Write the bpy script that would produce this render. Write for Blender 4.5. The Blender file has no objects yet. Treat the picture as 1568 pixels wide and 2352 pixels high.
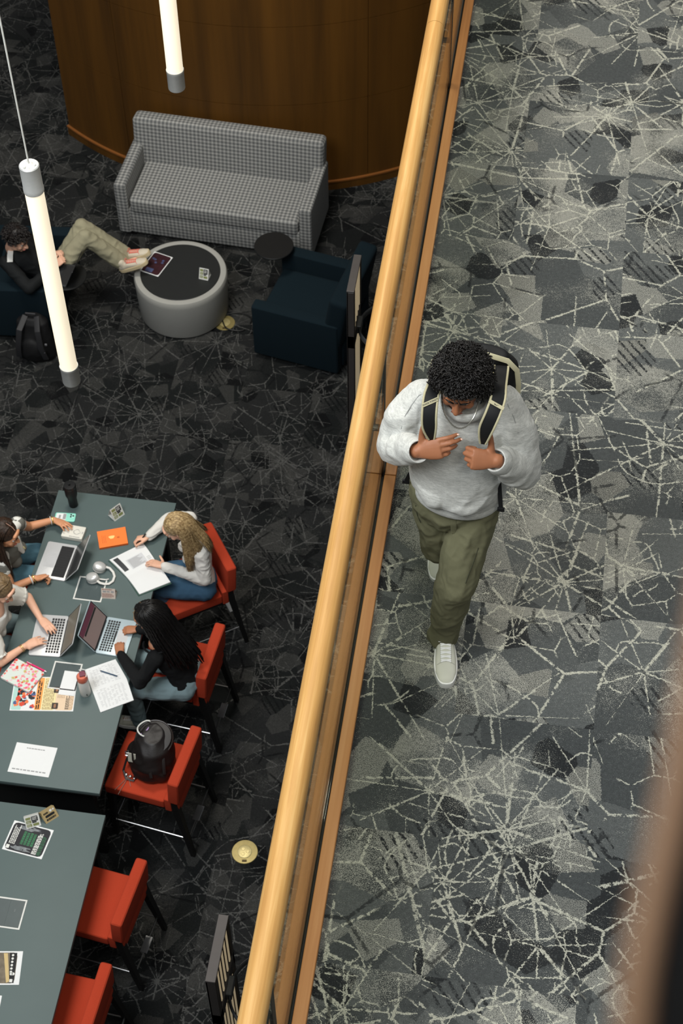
import bpy, bmesh, math, random
import numpy as np
from math import sin, cos, pi, radians as R
from mathutils import Vector as V, Matrix as M, noise as NZ, Quaternion
random.seed(7)
C = bpy.context.scene.collection
# ------------------------------------------------------------------ camera model (metres, Z up, walkway floor at z = 0)
F_PX = 3880.0
YAW, PIT, ROL = R(9.01), R(51.92), R(-0.83)
CAM = V((0, 0, 6.4))
_fh = V((-sin(YAW), cos(YAW), 0)); _rt = V((cos(YAW), sin(YAW), 0))
FW = _fh*cos(PIT) + V((0, 0, -1))*sin(PIT)
_up = _rt.cross(FW)
RT = _rt*cos(ROL) + _up*sin(ROL); UP = RT.cross(FW)
def _ray(x, y): return FW + RT*((x-784)/F_PX) - UP*((y-1176)/F_PX)
def pz(x, y, z): d = _ray(x, y); return CAM + d*((z-CAM.z)/d.z)      # measured photo point -> real horizontal plane
def py(x, y, Y): d = _ray(x, y); return CAM + d*((Y-CAM.y)/d.y)
def px(x, y, X): d = _ray(x, y); return CAM + d*((X-CAM.x)/d.x)
FZ = -4.4       # lower hall floor
TZ = -3.4       # table tops
SZ = -3.70      # stool seats

# ------------------------------------------------------------------ objects
def thing(name, label, cat, loc=(0, 0, 0), rz=0.0, group=None):
    o = bpy.data.objects.new(name, None); C.objects.link(o)
    o.location = loc; o.rotation_euler = (0, 0, rz); o.empty_display_size = .05
    o['label'] = label; o['category'] = cat
    if group: o['group'] = group
    return o
def tag(o, label, cat, group=None):
    o['label'] = label; o['category'] = cat
    if group: o['group'] = group
    return o
def wmat(o):
    m = M.LocRotScale(o.location, o.rotation_euler, o.scale)
    return wmat(o.parent) @ m if o.parent else m
def link_mesh(name, me, mat, parent=None, world=False, smooth=None):
    for m in (mat if isinstance(mat, (list, tuple)) else [mat]): me.materials.append(m)
    o = bpy.data.objects.new(name, me); C.objects.link(o)
    if parent:
        o.parent = parent
        if world: me.transform(wmat(parent).inverted())
    if smooth is not None:
        sm(me, smooth)
    return o
def sm(me, ang=40):
    for p in me.polygons: p.use_smooth = True
    if ang < 180:
        try: me.set_sharp_from_angle(angle=R(ang))
        except Exception: pass
def obj(name, bm, mat, parent=None, world=False, smooth=35):
    bmesh.ops.recalc_face_normals(bm, faces=bm.faces[:])
    me = bpy.data.meshes.new(name); bm.to_mesh(me); bm.free()
    return link_mesh(name, me, mat, parent, world, smooth)
def struct(name, bm, mat, smooth=35):
    o = obj(name, bm, mat, None, False, smooth); o['kind'] = 'structure'; return o
def dup(root, loc, rz, label, group=None):
    def cp(o, parent):
        c = o.copy(); C.objects.link(c)
        if parent: c.parent = parent
        for ch in o.children: cp(ch, c)
        return c
    r = cp(root, None); r.location = loc; r.rotation_euler = (0, 0, rz); r['label'] = label
    if group: r['group'] = group
    return r

# ------------------------------------------------------------------ mesh pieces
def bevel(bm, geom_edges, w, seg=2):
    if w > 0: bmesh.ops.bevel(bm, geom=geom_edges, offset=w, segments=seg, profile=.6, affect='EDGES', clamp_overlap=True)
def box(bm, c, s, bev=0.0, seg=2, rot=None, mi=0):
    """box centred on c, size s; rot = Matrix 3x3"""
    b = bmesh.new(); bmesh.ops.create_cube(b, size=1)
    bmesh.ops.scale(b, vec=s, verts=b.verts)
    bevel(b, b.edges[:], bev, seg)
    T = M.Translation(c) @ (rot.to_4x4() if rot else M.Identity(4))
    return merge(bm, b, T, mi)
def merge(bm, b, T=None, mi=0):
    if T is not None: bmesh.ops.transform(b, matrix=T, verts=b.verts)
    vm = {}
    for v in b.verts: vm[v] = bm.verts.new(v.co)
    for f in b.faces:
        try: nf = bm.faces.new([vm[v] for v in f.verts]); nf.material_index = mi
        except ValueError: pass
    b.free(); return bm
def lathe(bm, prof, seg=40, c=(0, 0, 0), rot=None, mi=0):
    b = bmesh.new(); rings = []
    for r, z in prof:
        if r < 1e-6: rings.append([b.verts.new((0, 0, z))])
        else: rings.append([b.verts.new((r*cos(2*pi*k/seg), r*sin(2*pi*k/seg), z)) for k in range(seg)])
    for a, d in zip(rings, rings[1:]):
        for k in range(seg):
            q = [a[k % len(a)], a[(k+1) % len(a)], d[(k+1) % len(d)], d[k % len(d)]]
            u = []
            for v in q:
                if v not in u: u.append(v)
            if len(u) > 2: b.faces.new(u)
    T = M.Translation(c) @ (rot.to_4x4() if rot else M.Identity(4))
    return merge(bm, b, T, mi)
def frame_of(d, ref=V((0, 0, 1))):
    d = d.normalized()
    if abs(d.dot(ref)) > .97: ref = V((1, 0, 0)) if abs(d.x) < .9 else V((0, 1, 0))
    u = ref.cross(d).normalized(); return u, d.cross(u).normalized(), d
def tube(bm, pts, r, seg=10, closed=False, flat=None, caps=True, up=V((0, 0, 1)), mi=0):
    """tube along pts; r number or list; flat=(a,b) multipliers on the two section axes (u = up x dir, v)"""
    pts = [V(p) for p in pts]; n = len(pts)
    rr = r if isinstance(r, (list, tuple)) else [r]*n
    fa, fb = flat or (1, 1); rings = []
    for i, p in enumerate(pts):
        a = pts[(i-1) % n] if (closed or i) else p
        c = pts[(i+1) % n] if (closed or i < n-1) else p
        u, v, _ = frame_of(c-a, up)
        rings.append([bm.verts.new(p + u*(rr[i]*fa*cos(2*pi*k/seg)) + v*(rr[i]*fb*sin(2*pi*k/seg))) for k in range(seg)])
    m = n if closed else n-1
    for i in range(m):
        A, B = rings[i], rings[(i+1) % n]
        for k in range(seg):
            f = bm.faces.new((A[k], A[(k+1) % seg], B[(k+1) % seg], B[k])); f.material_index = mi
    if caps and not closed:
        for q in (rings[0], rings[-1]):
            f = bm.faces.new(q); f.material_index = mi
    return bm
def ribbon(bm, pts, w, t, nrm, mi=0):
    """flat strap along pts: width w (number or list), thickness t, nrm = outward normal per point"""
    pts = [V(p) for p in pts]; n = len(pts); rings = []
    ww = w if isinstance(w, (list, tuple)) else [w]*n
    for i, p in enumerate(pts):
        d = (pts[min(i+1, n-1)]-pts[max(i-1, 0)]).normalized(); N = V(nrm[i] if isinstance(nrm, list) else nrm)
        s = d.cross(N).normalized(); N = s.cross(d).normalized(); h = ww[i]/2
        rings.append([bm.verts.new(p + s*a*h + N*b*t) for a, b in ((-1, 0), (-.92, .8), (-.6, 1), (.6, 1), (.92, .8), (1, 0), (.6, -.3), (-.6, -.3))])
    for A, B in zip(rings, rings[1:]):
        for k in range(8):
            f = bm.faces.new((A[k], A[(k+1) % 8], B[(k+1) % 8], B[k])); f.material_index = mi
    for q in (rings[0], rings[-1]):
        f = bm.faces.new(q); f.material_index = mi
    return bm
def prism(bm, pts, z0, z1, bev=0.0, T=None, mi=0, seg=2):
    b = bmesh.new()
    lo = [b.verts.new((p[0], p[1], z0)) for p in pts]; hi = [b.verts.new((p[0], p[1], z1)) for p in pts]
    b.faces.new(lo[::-1]); top = b.faces.new(hi); n = len(pts)
    for k in range(n): b.faces.new((lo[k], lo[(k+1) % n], hi[(k+1) % n], hi[k]))
    if bev: bevel(b, b.edges[:], bev, seg)
    return merge(bm, b, T, mi)
def rrect(w, h, r, n=5, c=(0, 0)):
    o = []
    for sx, sy, a0 in ((1, 1, 0), (-1, 1, 90), (-1, -1, 180), (1, -1, 270)):
        for k in range(n+1):
            a = R(a0+90*k/n); o.append((c[0]+sx*(w/2-r)+r*cos(a), c[1]+sy*(h/2-r)+r*sin(a)))
    return o
def quadpatch(bm, q, z, t, mi=0):
    """flat four-cornered sheet (world xy corners) of thickness t at height z"""
    return prism(bm, [(p[0], p[1]) for p in q], z, z+t, mi=mi)
def box_uv(o, s=1.0):
    me = o.data; uv = me.uv_layers.new(name='UVMap')
    for p in me.polygons:
        n = p.normal; a = max(range(3), key=lambda k: abs(n[k]))
        for li in p.loop_indices:
            c = me.vertices[me.loops[li].vertex_index].co
            uv.data[li].uv = ((c.y, c.z), (c.x, c.z), (c.x, c.y))[a]
    return o

# ------------------------------------------------------------------ organic shapes: closed pieces fused by a voxel remesh
class Blob:
    def __init__(s): s.bm = bmesh.new()
    def cap(s, a, ra, b, rb, seg=14, flat=None, up=V((0, 0, 1))):
        """tapered capsule; flat = (fu, fv) squashes the section"""
        a, b = V(a), V(b); u, v, d = frame_of(b-a, V(up)); fu, fv = flat or (1, 1); L = (b-a).length; rings = []
        prof = [(ra*cos(t), -ra*sin(t)) for t in (1.25, .85, .4)] + [(ra, 0), (rb, L)] + [(rb*cos(t), L+rb*sin(t)) for t in (.4, .85, 1.25)]
        for r, h in prof:
            rings.append([s.bm.verts.new(a + d*h + u*(r*fu*cos(2*pi*k/seg)) + v*(r*fv*sin(2*pi*k/seg))) for k in range(seg)])
        s._skin(rings); return s
    def chain(s, pts, rad, **k):
        for i in range(len(pts)-1): s.cap(pts[i], rad[i], pts[i+1], rad[i+1], **k)
        return s
    def loft(s, secs, seg=24):
        """secs: list of (centre, u_vec, v_vec) ; u_vec/v_vec already scaled radii; superellipse-free"""
        rings = []
        for c, u, v in secs:
            c, u, v = V(c), V(u), V(v)
            rings.append([s.bm.verts.new(c + u*cos(2*pi*k/seg) + v*sin(2*pi*k/seg)) for k in range(seg)])
        s._skin(rings); return s
    def ell(s, c, rad, fwd=None, up=None, seg=18, ax=None):
        """ellipsoid; rad = (side, fwd, up); axes from fwd/up"""
        if ax is None:
            f = V(fwd or (0, -1, 0)).normalized(); upv = V(up or (0, 0, 1)); sd = f.cross(upv).normalized(); upv = sd.cross(f).normalized()
        else: sd, f, upv = ax
        b = bmesh.new(); bmesh.ops.create_uvsphere(b, u_segments=seg, v_segments=seg//2+2, radius=1)
        T = M(((sd.x*rad[0], f.x*rad[1], upv.x*rad[2], c[0]), (sd.y*rad[0], f.y*rad[1], upv.y*rad[2], c[1]), (sd.z*rad[0], f.z*rad[1], upv.z*rad[2], c[2]), (0, 0, 0, 1)))
        merge(s.bm, b, T); return s
    def box(s, c, size, rot=None, bev=.01): box(s.bm, c, size, bev, 2, rot); return s
    def _skin(s, rings):
        n = len(rings[0])
        for A, B in zip(rings, rings[1:]):
            for k in range(n): s.bm.faces.new((A[k], A[(k+1) % n], B[(k+1) % n], B[k]))
        for q, rev in ((rings[0], True), (rings[-1], False)):
            s.bm.faces.new(q[::-1] if rev else q)
    def build(s, name, mat, parent, voxel=.006, smooth=6, disp=None, lap=.5):
        bmesh.ops.recalc_face_normals(s.bm, faces=s.bm.faces[:])
        me = bpy.data.meshes.new(name); s.bm.to_mesh(me); s.bm.free()
        o = bpy.data.objects.new(name, me); C.objects.link(o)
        m = o.modifiers.new('r', 'REMESH'); m.mode = 'VOXEL'; m.voxel_size = voxel; m.use_smooth_shade = True
        if smooth:
            q = o.modifiers.new('s', 'SMOOTH'); q.iterations = smooth; q.factor = lap
        dg = bpy.context.evaluated_depsgraph_get()
        out = bpy.data.meshes.new_from_object(o.evaluated_get(dg)); out.name = name
        bpy.data.objects.remove(o); bpy.data.meshes.remove(me)
        if disp:
            n = len(out.vertices); co = np.empty(n*3); out.vertices.foreach_get('co', co); no = np.empty(n*3); out.vertices.foreach_get('normal', no)
            co = co.reshape(-1, 3); no = no.reshape(-1, 3)
            d = np.array([disp(V(c)) for c in co])
            out.vertices.foreach_set('co', (co + no*d[:, None]).ravel()); out.update()
        out.materials.clear(); out.materials.append(mat)
        ob = bpy.data.objects.new(name, out); C.objects.link(ob)
        if parent: ob.parent = parent; out.transform(wmat(parent).inverted())
        for p in out.polygons: p.use_smooth = True
        return ob
from mathutils.bvhtree import BVHTree
def snapper(o):
    """returns a function that lays a world point on the surface of o, lifted by off"""
    m = wmat(o); vs = [m @ v.co for v in o.data.vertices]; t = BVHTree.FromPolygons(vs, [tuple(p.vertices) for p in o.data.polygons])
    def f(p, off=.001):
        c, n, i, d = t.find_nearest(V(p)); return c + n*off if c is not None else V(p)
    def ray(x, y, off=.0):      # where a measured photo point meets the surface
        d = _ray(x, y); c, n, i, q = t.ray_cast(CAM, d); return c + n*off if c is not None else f(CAM + d.normalized()*6.9)
    def drop(p, dr, off=.001):
        c, n, i, q = t.ray_cast(V(p), V(dr)); return c + n*off if c is not None else f(p, off)
    f.ray = ray; f.drop = drop
    return f
def lerp(a, b, t): return V(a)*(1-t) + V(b)*t
def fold(freq=9, amp=.006, st=(1, 1, 1), seed=0, ridge=True):
    o = V((seed*3.1, seed*1.7, seed*.9))
    def f(c):
        p = V((c.x*st[0], c.y*st[1], c.z*st[2]))*freq + o
        p = p + NZ.noise_vector(p*.6)*.6
        v = NZ.noise(p)
        if ridge: v = .55 - 2*abs(v)
        return amp*v + amp*.25*NZ.noise(p*2.7)
    return f
# ------------------------------------------------------------------ materials (all node based)
def srgb(r, g, b):
    f = lambda c: (c/255/12.92) if c/255 <= .04045 else ((c/255+.055)/1.055)**2.4
    return (f(r), f(g), f(b), 1)
class NT:
    def __init__(s, name):
        s.m = bpy.data.materials.new(name); s.m.use_nodes = True; s.t = s.m.node_tree; s.t.nodes.clear()
        s.out = s.n('ShaderNodeOutputMaterial'); s.b = s.n('ShaderNodeBsdfPrincipled'); s.t.links.new(s.b.outputs[0], s.out.inputs[0])
    def n(s, t, **k):
        q = s.t.nodes.new(t)
        for a, v in k.items(): setattr(q, a, v)
        return q
    def l(s, a, b): s.t.links.new(a, b)
    def set(s, sock, v):
        if hasattr(v, 'is_output') or hasattr(v, 'links'): s.l(v, sock)
        else: sock.default_value = v
    def math(s, op, a, b=None, c=None, clamp=False):
        q = s.n('ShaderNodeMath', operation=op, use_clamp=clamp); s.set(q.inputs[0], a)
        if b is not None: s.set(q.inputs[1], b)
        if c is not None: s.set(q.inputs[2], c)
        return q.outputs[0]
    def vm(s, op, a, b=None, sc=None):
        q = s.n('ShaderNodeVectorMath', operation=op); s.set(q.inputs[0], a)
        if b is not None: s.set(q.inputs[1], b)
        if sc is not None: s.set(q.inputs['Scale'], sc)
        return q.outputs['Value'] if op in ('LENGTH', 'DOT_PRODUCT', 'DISTANCE') else q.outputs[0]
    def mix(s, f, a, b, mode='MIX'):
        q = s.n('ShaderNodeMix', data_type='RGBA', blend_type=mode); s.set(q.inputs[0], f); s.set(q.inputs[6], a); s.set(q.inputs[7], b); return q.outputs[2]
    def noise(s, vec, scale, detail=2, rough=.5, out=0, dist=0):
        q = s.n('ShaderNodeTexNoise'); s.l(vec, q.inputs['Vector']); q.inputs['Scale'].default_value = scale; q.inputs['Detail'].default_value = detail
        q.inputs['Roughness'].default_value = rough; q.inputs['Distortion'].default_value = dist; return q.outputs[out]
    def vor(s, vec, scale, feat='F1', dim='2D', rnd=1.0):
        q = s.n('ShaderNodeTexVoronoi', feature=feat, voronoi_dimensions=dim); s.l(vec, q.inputs['Vector']); q.inputs['Scale'].default_value = scale
        q.inputs['Randomness'].default_value = rnd; return q
    def ramp(s, f, stops, interp='LINEAR'):
        q = s.n('ShaderNodeValToRGB'); q.color_ramp.interpolation = interp; s.l(f, q.inputs[0]); e = q.color_ramp.elements
        while len(e) < len(stops): e.new(.5)
        for k, (p, c) in enumerate(stops): e[k].position = p; e[k].color = c if len(c) == 4 else (*c, 1)
        return q.outputs[0]
    def step(s, v, a, b):
        q = s.n('ShaderNodeMapRange'); q.clamp = True; s.set(q.inputs[0], v); q.inputs[1].default_value = a; q.inputs[2].default_value = b; return q.outputs[0]
    def co(s, out='Object'): return s.n('ShaderNodeTexCoord').outputs[out]
    def mapv(s, v, sc=(1, 1, 1), rot=(0, 0, 0), loc=(0, 0, 0)):
        q = s.n('ShaderNodeMapping'); s.l(v, q.inputs[0]); q.inputs[1].default_value = loc; q.inputs[2].default_value = rot; q.inputs[3].default_value = sc; return q.outputs[0]
    def bump(s, h, st=.3, d=.002):
        q = s.n('ShaderNodeBump'); q.inputs['Strength'].default_value = st; q.inputs['Distance'].default_value = d; s.l(h, q.inputs['Height']); s.l(q.outputs[0], s.b.inputs['Normal'])
    def fin(s, col=None, rough=.6, metal=0, spec=.5, **k):
        if col is not None: s.set(s.b.inputs['Base Color'], col)
        s.set(s.b.inputs['Roughness'], rough); s.set(s.b.inputs['Metallic'], metal); s.set(s.b.inputs['Specular IOR Level'], spec)
        for a, v in k.items(): s.set(s.b.inputs[a.replace('_', ' ')], v)
        return s.m
_mc = {}
def plain(name, rgb, rough=.55, metal=0, spec=.4, var=.10, sc=25, bump=0, bsc=300):
    """one-colour material with slight natural mottling"""
    if name in _mc: return _mc[name]
    t = NT(name); v = t.co(); c = srgb(*rgb) if max(rgb) > 1 else (*rgb, 1)
    n = t.noise(v, sc, 3)
    f = t.math('MULTIPLY_ADD', n, 2*var, 1-var)
    q = t.vm('SCALE', (c[0], c[1], c[2]), sc=f)
    if bump: t.bump(t.noise(v, bsc, 2), bump, .002)
    _mc[name] = t.fin(q, rough, metal, spec); return _mc[name]
def cloth(name, rgb, weave=700, var=.12, rough=.9, bump=.35, sheen=.0, streak=None):
    t = NT(name); v = t.co(); c = srgb(*rgb)
    n = t.noise(t.mapv(v, streak) if streak else v, 120, 4, .7); n2 = t.noise(v, 8, 2)
    f = t.math('ADD', t.math('MULTIPLY_ADD', n, 2*var, 1-var-.04), t.math('MULTIPLY', n2, .08))
    q = t.vm('SCALE', c[:3], sc=f)
    t.bump(t.noise(v, weave, 1), bump, .001)
    return t.fin(q, rough, 0, .2, Sheen_Weight=sheen)
def wood(name, stops, axis=1, sc=1.0, rough=.35, spec=.5, grain=1.0):
    t = NT(name); v = t.co(); s = [55*sc]*3; s[axis] = 1.6*sc
    a = t.noise(t.mapv(v, s), 1.0, 5, .65, dist=.4)
    s2 = [7*sc]*3; s2[axis] = .55*sc
    b = t.noise(t.mapv(v, s2), 1.0, 3, .5)
    f = t.math('ADD', t.math('MULTIPLY', a, .45*grain), t.math('MULTIPLY', b, 1-.45*grain))
    col = t.ramp(f, stops)
    t.bump(a, .08, .001)
    return t.fin(col, rough, 0, spec)

def carpet(name, base, mid, dark, light, line, seed=0.0, lw=1.0, lightfrac=.22):
    t = NT(name); v = t.co(); xy = t.vm('MULTIPLY', v, (1, 1, 0))
    # half-inch jitter gives the tufted line edges
    jit = t.vm('SCALE', t.vm('SUBTRACT', t.noise(xy, 95, 1, out=1), (.5, .5, .5)), sc=.016)
    xyj = t.vm('ADD', xy, jit)
    tile = t.vm('FLOOR', t.vm('SCALE', t.vm('ADD', xy, (seed, .23+seed, 0)), sc=1/.61))
    wn = t.n('ShaderNodeTexWhiteNoise', noise_dimensions='2D'); t.l(tile, wn.inputs['Vector'])
    wc = wn.outputs['Color']; wv = wn.outputs['Value']
    off = t.vm('MULTIPLY', wc, (31, 17, 0)); big = t.math('GREATER_THAN', wv, .45)      # about half the tiles break the pattern
    P = t.vm('ADD', xyj, t.vm('SCALE', off, sc=big))
    P = t.vm('ADD', P, (seed*7, seed*3, 0))
    sp = t.noise(xy, 240, 2, .7)                                                       # pile speckle
    sp2 = t.noise(xy, 60, 3, .7)
    # patches of lighter and darker ground
    vp = t.vor(P, 3.4, 'F1', rnd=1); pr = t.n('ShaderNodeSeparateColor'); t.l(vp.outputs['Color'], pr.inputs[0])
    vq = t.vor(t.mapv(P, rot=(0, 0, .6)), 6.5, 'F1', rnd=.8); qr = t.n('ShaderNodeSeparateColor'); t.l(vq.outputs['Color'], qr.inputs[0])
    g = t.mix(t.step(pr.outputs[0], .45, .5), base, mid)
    g = t.mix(t.math('MULTIPLY', t.step(qr.outputs[1], .84, .85), t.step(sp2, .35, .45)), g, dark)
    den = t.math('ADD', t.math('MULTIPLY', t.step(pr.outputs[1], 1-lightfrac-.02, 1-lightfrac), .20), t.math('MULTIPLY', t.math('SUBTRACT', t.noise(P, 3.2, 3), .48), .9))
    spk = t.math('ADD', t.math('ADD', sp, t.math('MULTIPLY', t.math('SUBTRACT', sp2, .5), .35)), den)
    lp = t.step(spk, .66, .76)
    g = t.mix(t.math('MULTIPLY', lp, .85), g, light)
    lq = t.math('MULTIPLY', t.step(qr.outputs[0], .86, .87), t.step(sp, .38, .5))
    g = t.mix(t.math('MULTIPLY', lq, .7), g, light)
    # dark hatch bars
    hb = t.math('FRACT', t.math('MULTIPLY', t.vm('DOT_PRODUCT', P, (.8, .6, 0)), 24))
    hm = t.math('MULTIPLY', t.step(hb, .62, .7), t.math('MULTIPLY', t.step(qr.outputs[2], .93, .94), t.step(sp2, .42, .52)))
    g = t.mix(hm, g, dark)
    def lines(dist, w): return t.math('SUBTRACT', 1, t.step(dist, w*.55, w*1.0), clamp=True)
    dash = t.step(t.noise(xy, 30, 3, .65), .40, .47)
    # street-like webs radiating from cell centres
    def web(scale, n, w, reach, sd):
        q = t.vor(t.vm('ADD', P, (sd, sd*.7, 0)), scale, 'F1', rnd=.9)
        d = t.vm('SUBTRACT', t.vm('ADD', P, (sd, sd*.7, 0)), q.outputs['Position'])
        sx = t.n('ShaderNodeSeparateXYZ'); t.l(d, sx.inputs[0]); sc_ = t.n('ShaderNodeSeparateColor'); t.l(q.outputs['Color'], sc_.inputs[0])
        an = t.math('ARCTAN2', sx.outputs[1], sx.outputs[0]); r = t.vm('LENGTH', d)
        an = t.math('ADD', an, t.math('MULTIPLY', sc_.outputs[0], 6.28))
        an = t.math('ADD', an, t.math('MULTIPLY', t.math('SINE', t.math('MULTIPLY_ADD', an, 3, t.math('MULTIPLY', sc_.outputs[2], 9))), .16))
        u = t.math('DIVIDE', t.math('MULTIPLY', an, n), 6.28318)
        fr = t.math('ABSOLUTE', t.math('SUBTRACT', t.math('FRACT', u), .5))                # .5 at spoke
        dd = t.math('MULTIPLY', t.math('SUBTRACT', .5, fr), t.math('MULTIPLY', r, 6.28318/n))
        k = t.n('ShaderNodeTexWhiteNoise', noise_dimensions='2D'); cb = t.n('ShaderNodeCombineXYZ')
        t.l(t.math('FLOOR', t.math('ADD', u, .0)), cb.inputs[0]); t.l(sc_.outputs[1], cb.inputs[1]); t.l(cb.outputs[0], k.inputs['Vector'])
        ln = t.math('MULTIPLY_ADD', k.outputs[0], reach, reach*.25)
        sp_ = t.math('MULTIPLY', lines(dd, w), t.math('LESS_THAN', r, ln))
        # one broken ring, a little off round
        rr = t.math('ADD', r, t.math('MULTIPLY', t.math('SINE', t.math('MULTIPLY', an, 5)), .012))
        rg = lines(t.math('ABSOLUTE', t.math('SUBTRACT', rr, reach*.42)), w)
        rg = t.math('MULTIPLY', rg, t.step(t.noise(P, 7, 1), .47, .5))
        return t.math('MULTIPLY', t.math('MAXIMUM', sp_, rg), t.step(sc_.outputs[2], .22, .23))
    L = web(1.25, 13, .0075*lw, .46, 0)
    L = t.math('MAXIMUM', L, web(.9, 11, .007*lw, .62, 5.3))
    L = t.math('MAXIMUM', L, web(1.7, 8, .0065*lw, .40, 9.1))
    v1 = t.vor(P, 2.5, 'DISTANCE_TO_EDGE', rnd=1)
    L = t.math('MAXIMUM', L, t.math('MULTIPLY', lines(v1.outputs['Distance'], .012*lw*2.0), t.step(t.noise(P, 3.1, 1), .44, .47)))
    v2 = t.vor(t.mapv(P, rot=(0, 0, .9), loc=(3, 1, 0)), 5.5, 'DISTANCE_TO_EDGE', rnd=1)
    L = t.math('MAXIMUM', L, t.math('MULTIPLY', lines(v2.outputs['Distance'], .03*lw), t.step(t.noise(t.mapv(P, loc=(9, 4, 0)), 2.2, 1), .52, .55)))
    L = t.math('MULTIPLY', t.math('MULTIPLY', L, dash), t.step(sp, .3, .45))
    g = t.mix(t.math('MULTIPLY', L, .92), g, line)
    v3 = t.vor(t.mapv(P, rot=(0, 0, 2.2), loc=(1, 8, 0)), 3.1, 'DISTANCE_TO_EDGE', rnd=1)
    D = t.math('MULTIPLY', lines(v3.outputs['Distance'], .03), t.step(t.noise(t.mapv(P, loc=(2, 7, 0)), 2.6, 1), .54, .57))
    g = t.mix(t.math('MULTIPLY', t.math('MULTIPLY', D, dash), .8), g, dark)
    g = t.mix(1.0, g, t.ramp(t.math('ADD', t.math('MULTIPLY', sp, .6), t.math('MULTIPLY', sp2, .4)), [(.3, (.52, .52, .52)), (.7, (1.42, 1.42, 1.42))]), 'MULTIPLY')
    t.bump(sp, .5, .003)
    return t.fin(g, .95, 0, .12)

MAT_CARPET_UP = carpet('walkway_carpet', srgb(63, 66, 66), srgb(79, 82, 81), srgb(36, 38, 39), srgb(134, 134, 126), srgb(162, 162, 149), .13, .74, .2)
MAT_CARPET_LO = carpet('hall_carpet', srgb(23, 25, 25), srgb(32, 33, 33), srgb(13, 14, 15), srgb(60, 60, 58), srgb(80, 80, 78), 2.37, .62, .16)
MAT_RAIL = wood('handrail_oak', [(.30, srgb(142, 98, 50)), (.5, srgb(178, 136, 78)), (.70, srgb(206, 172, 114))], 1, 1.0, .5, .3)
MAT_BOARD = wood('base_oak', [(.28, srgb(128, 84, 48)), (.45, srgb(166, 112, 66)), (.55, srgb(176, 122, 74)), (.75, srgb(196, 146, 96))], 1, .9, .42, .35, .7)
MAT_DRUM = wood('drum_veneer', [(.3, srgb(62, 39, 10)), (.5, srgb(82, 52, 13)), (.75, srgb(98, 63, 17))], 2, .6, .6, .25, .5)
MAT_STEEL_BLACK = plain('black_steel', (22, 22, 22), .45, .6)
MAT_BLACK = plain('black_laminate', (17, 18, 18), .5)
MAT_BRONZE = plain('dark_bronze', (66, 62, 60), .42, .4)
MAT_TRIM = plain('drum_trim', (124, 76, 34), .45)
def glass(name, tint=(.86, .87, .8), fac=.06):
    t = NT(name); t.t.nodes.remove(t.b)
    a = t.n('ShaderNodeBsdfTransparent'); a.inputs[0].default_value = (*tint, 1)
    g = t.n('ShaderNodeBsdfGlossy'); g.inputs['Roughness'].default_value = .03
    f = t.n('ShaderNodeFresnel'); f.inputs[0].default_value = 1.5
    m = t.n('ShaderNodeMixShader'); t.l(t.math('MULTIPLY', f.outputs[0], .6), m.inputs[0]); t.l(a.outputs[0], m.inputs[1]); t.l(g.outputs[0], m.inputs[2]); t.l(m.outputs[0], t.out.inputs[0])
    return t.m
MAT_GLASS = glass('railing_glass', (.85, .88, .80))
def emit(name, c, s, rough=.5):
    t = NT(name); v = t.co()
    n = t.noise(v, 3, 1); q = t.vm('SCALE', c, sc=t.math('MULTIPLY_ADD', n, .1, .95))
    return t.fin(q, rough, 0, .3, Emission_Color=q, Emission_Strength=s)
# ------------------------------------------------------------------ the setting
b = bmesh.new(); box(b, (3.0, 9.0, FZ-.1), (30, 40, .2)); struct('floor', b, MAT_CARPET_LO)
b = bmesh.new(); box(b, (1.95, 6.0, -.25), (5.06, 22, .5)); o = struct('floor_walkway', b, MAT_CARPET_UP)
MAT_PAINT = plain('fascia_paint', (120, 112, 100), .7)
b = bmesh.new(); box(b, (-.625, 6.0, -.3), (.09, 22, .6)); struct('trim_1', b, MAT_PAINT)
# curved timber drum wall
DC, DR = V((-2.895, 14.986, 0)), 2.90
A_L, A_R = -127.6, -46.0            # the arc stops short of a full drum
def arc(a0, a1, r, n): return [(DC.x+r*cos(R(a0+(a1-a0)*i/n)), DC.y+r*sin(R(a0+(a1-a0)*i/n))) for i in range(n+1)]
b = bmesh.new()
for (z0, z1) in ((FZ+.10, -3.384), (-3.378, -2.543), (-2.537, -1.70), (-1.694, -.6)):
    for a0, a1 in ((A_L, -111.45), (-111.35, -64.85), (-64.75, A_R)):
        prism(b, arc(a0, a1, DR, 26)+arc(a1, a0, DR-.03, 26), z0, z1)
struct('wall_back', b, MAT_DRUM)
MAT_CORE = plain('drum_core', (40, 25, 10), .8)
b = bmesh.new(); prism(b, arc(A_L+.1, A_R-.1, DR-.028, 60)+[(DC.x+.9, DC.y+.6), (DC.x-.9, DC.y+.6)], FZ, -.6); struct('wall_back_core', b, MAT_CORE, 30)
b = bmesh.new(); prism(b, arc(A_L-.1, A_R+.1, DR+.02, 60)+arc(A_R+.1, A_L-.1, DR-.02, 60), FZ, FZ+.09); struct('baseboard_back', b, MAT_DRUM, 30)
b = bmesh.new(); prism(b, arc(A_L-.15, A_R+.15, DR+.025, 60)+arc(A_R+.15, A_L-.15, DR-.02, 60), FZ+.09, FZ+.105); struct('trim_2', b, MAT_TRIM, 30)
MAT_WALL = plain('hall_wall_paint', (70, 66, 60), .8)
b = bmesh.new(); box(b, (0, 26, 2.6), (30, .2, 14)); struct('wall_far', b, MAT_WALL)

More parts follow.
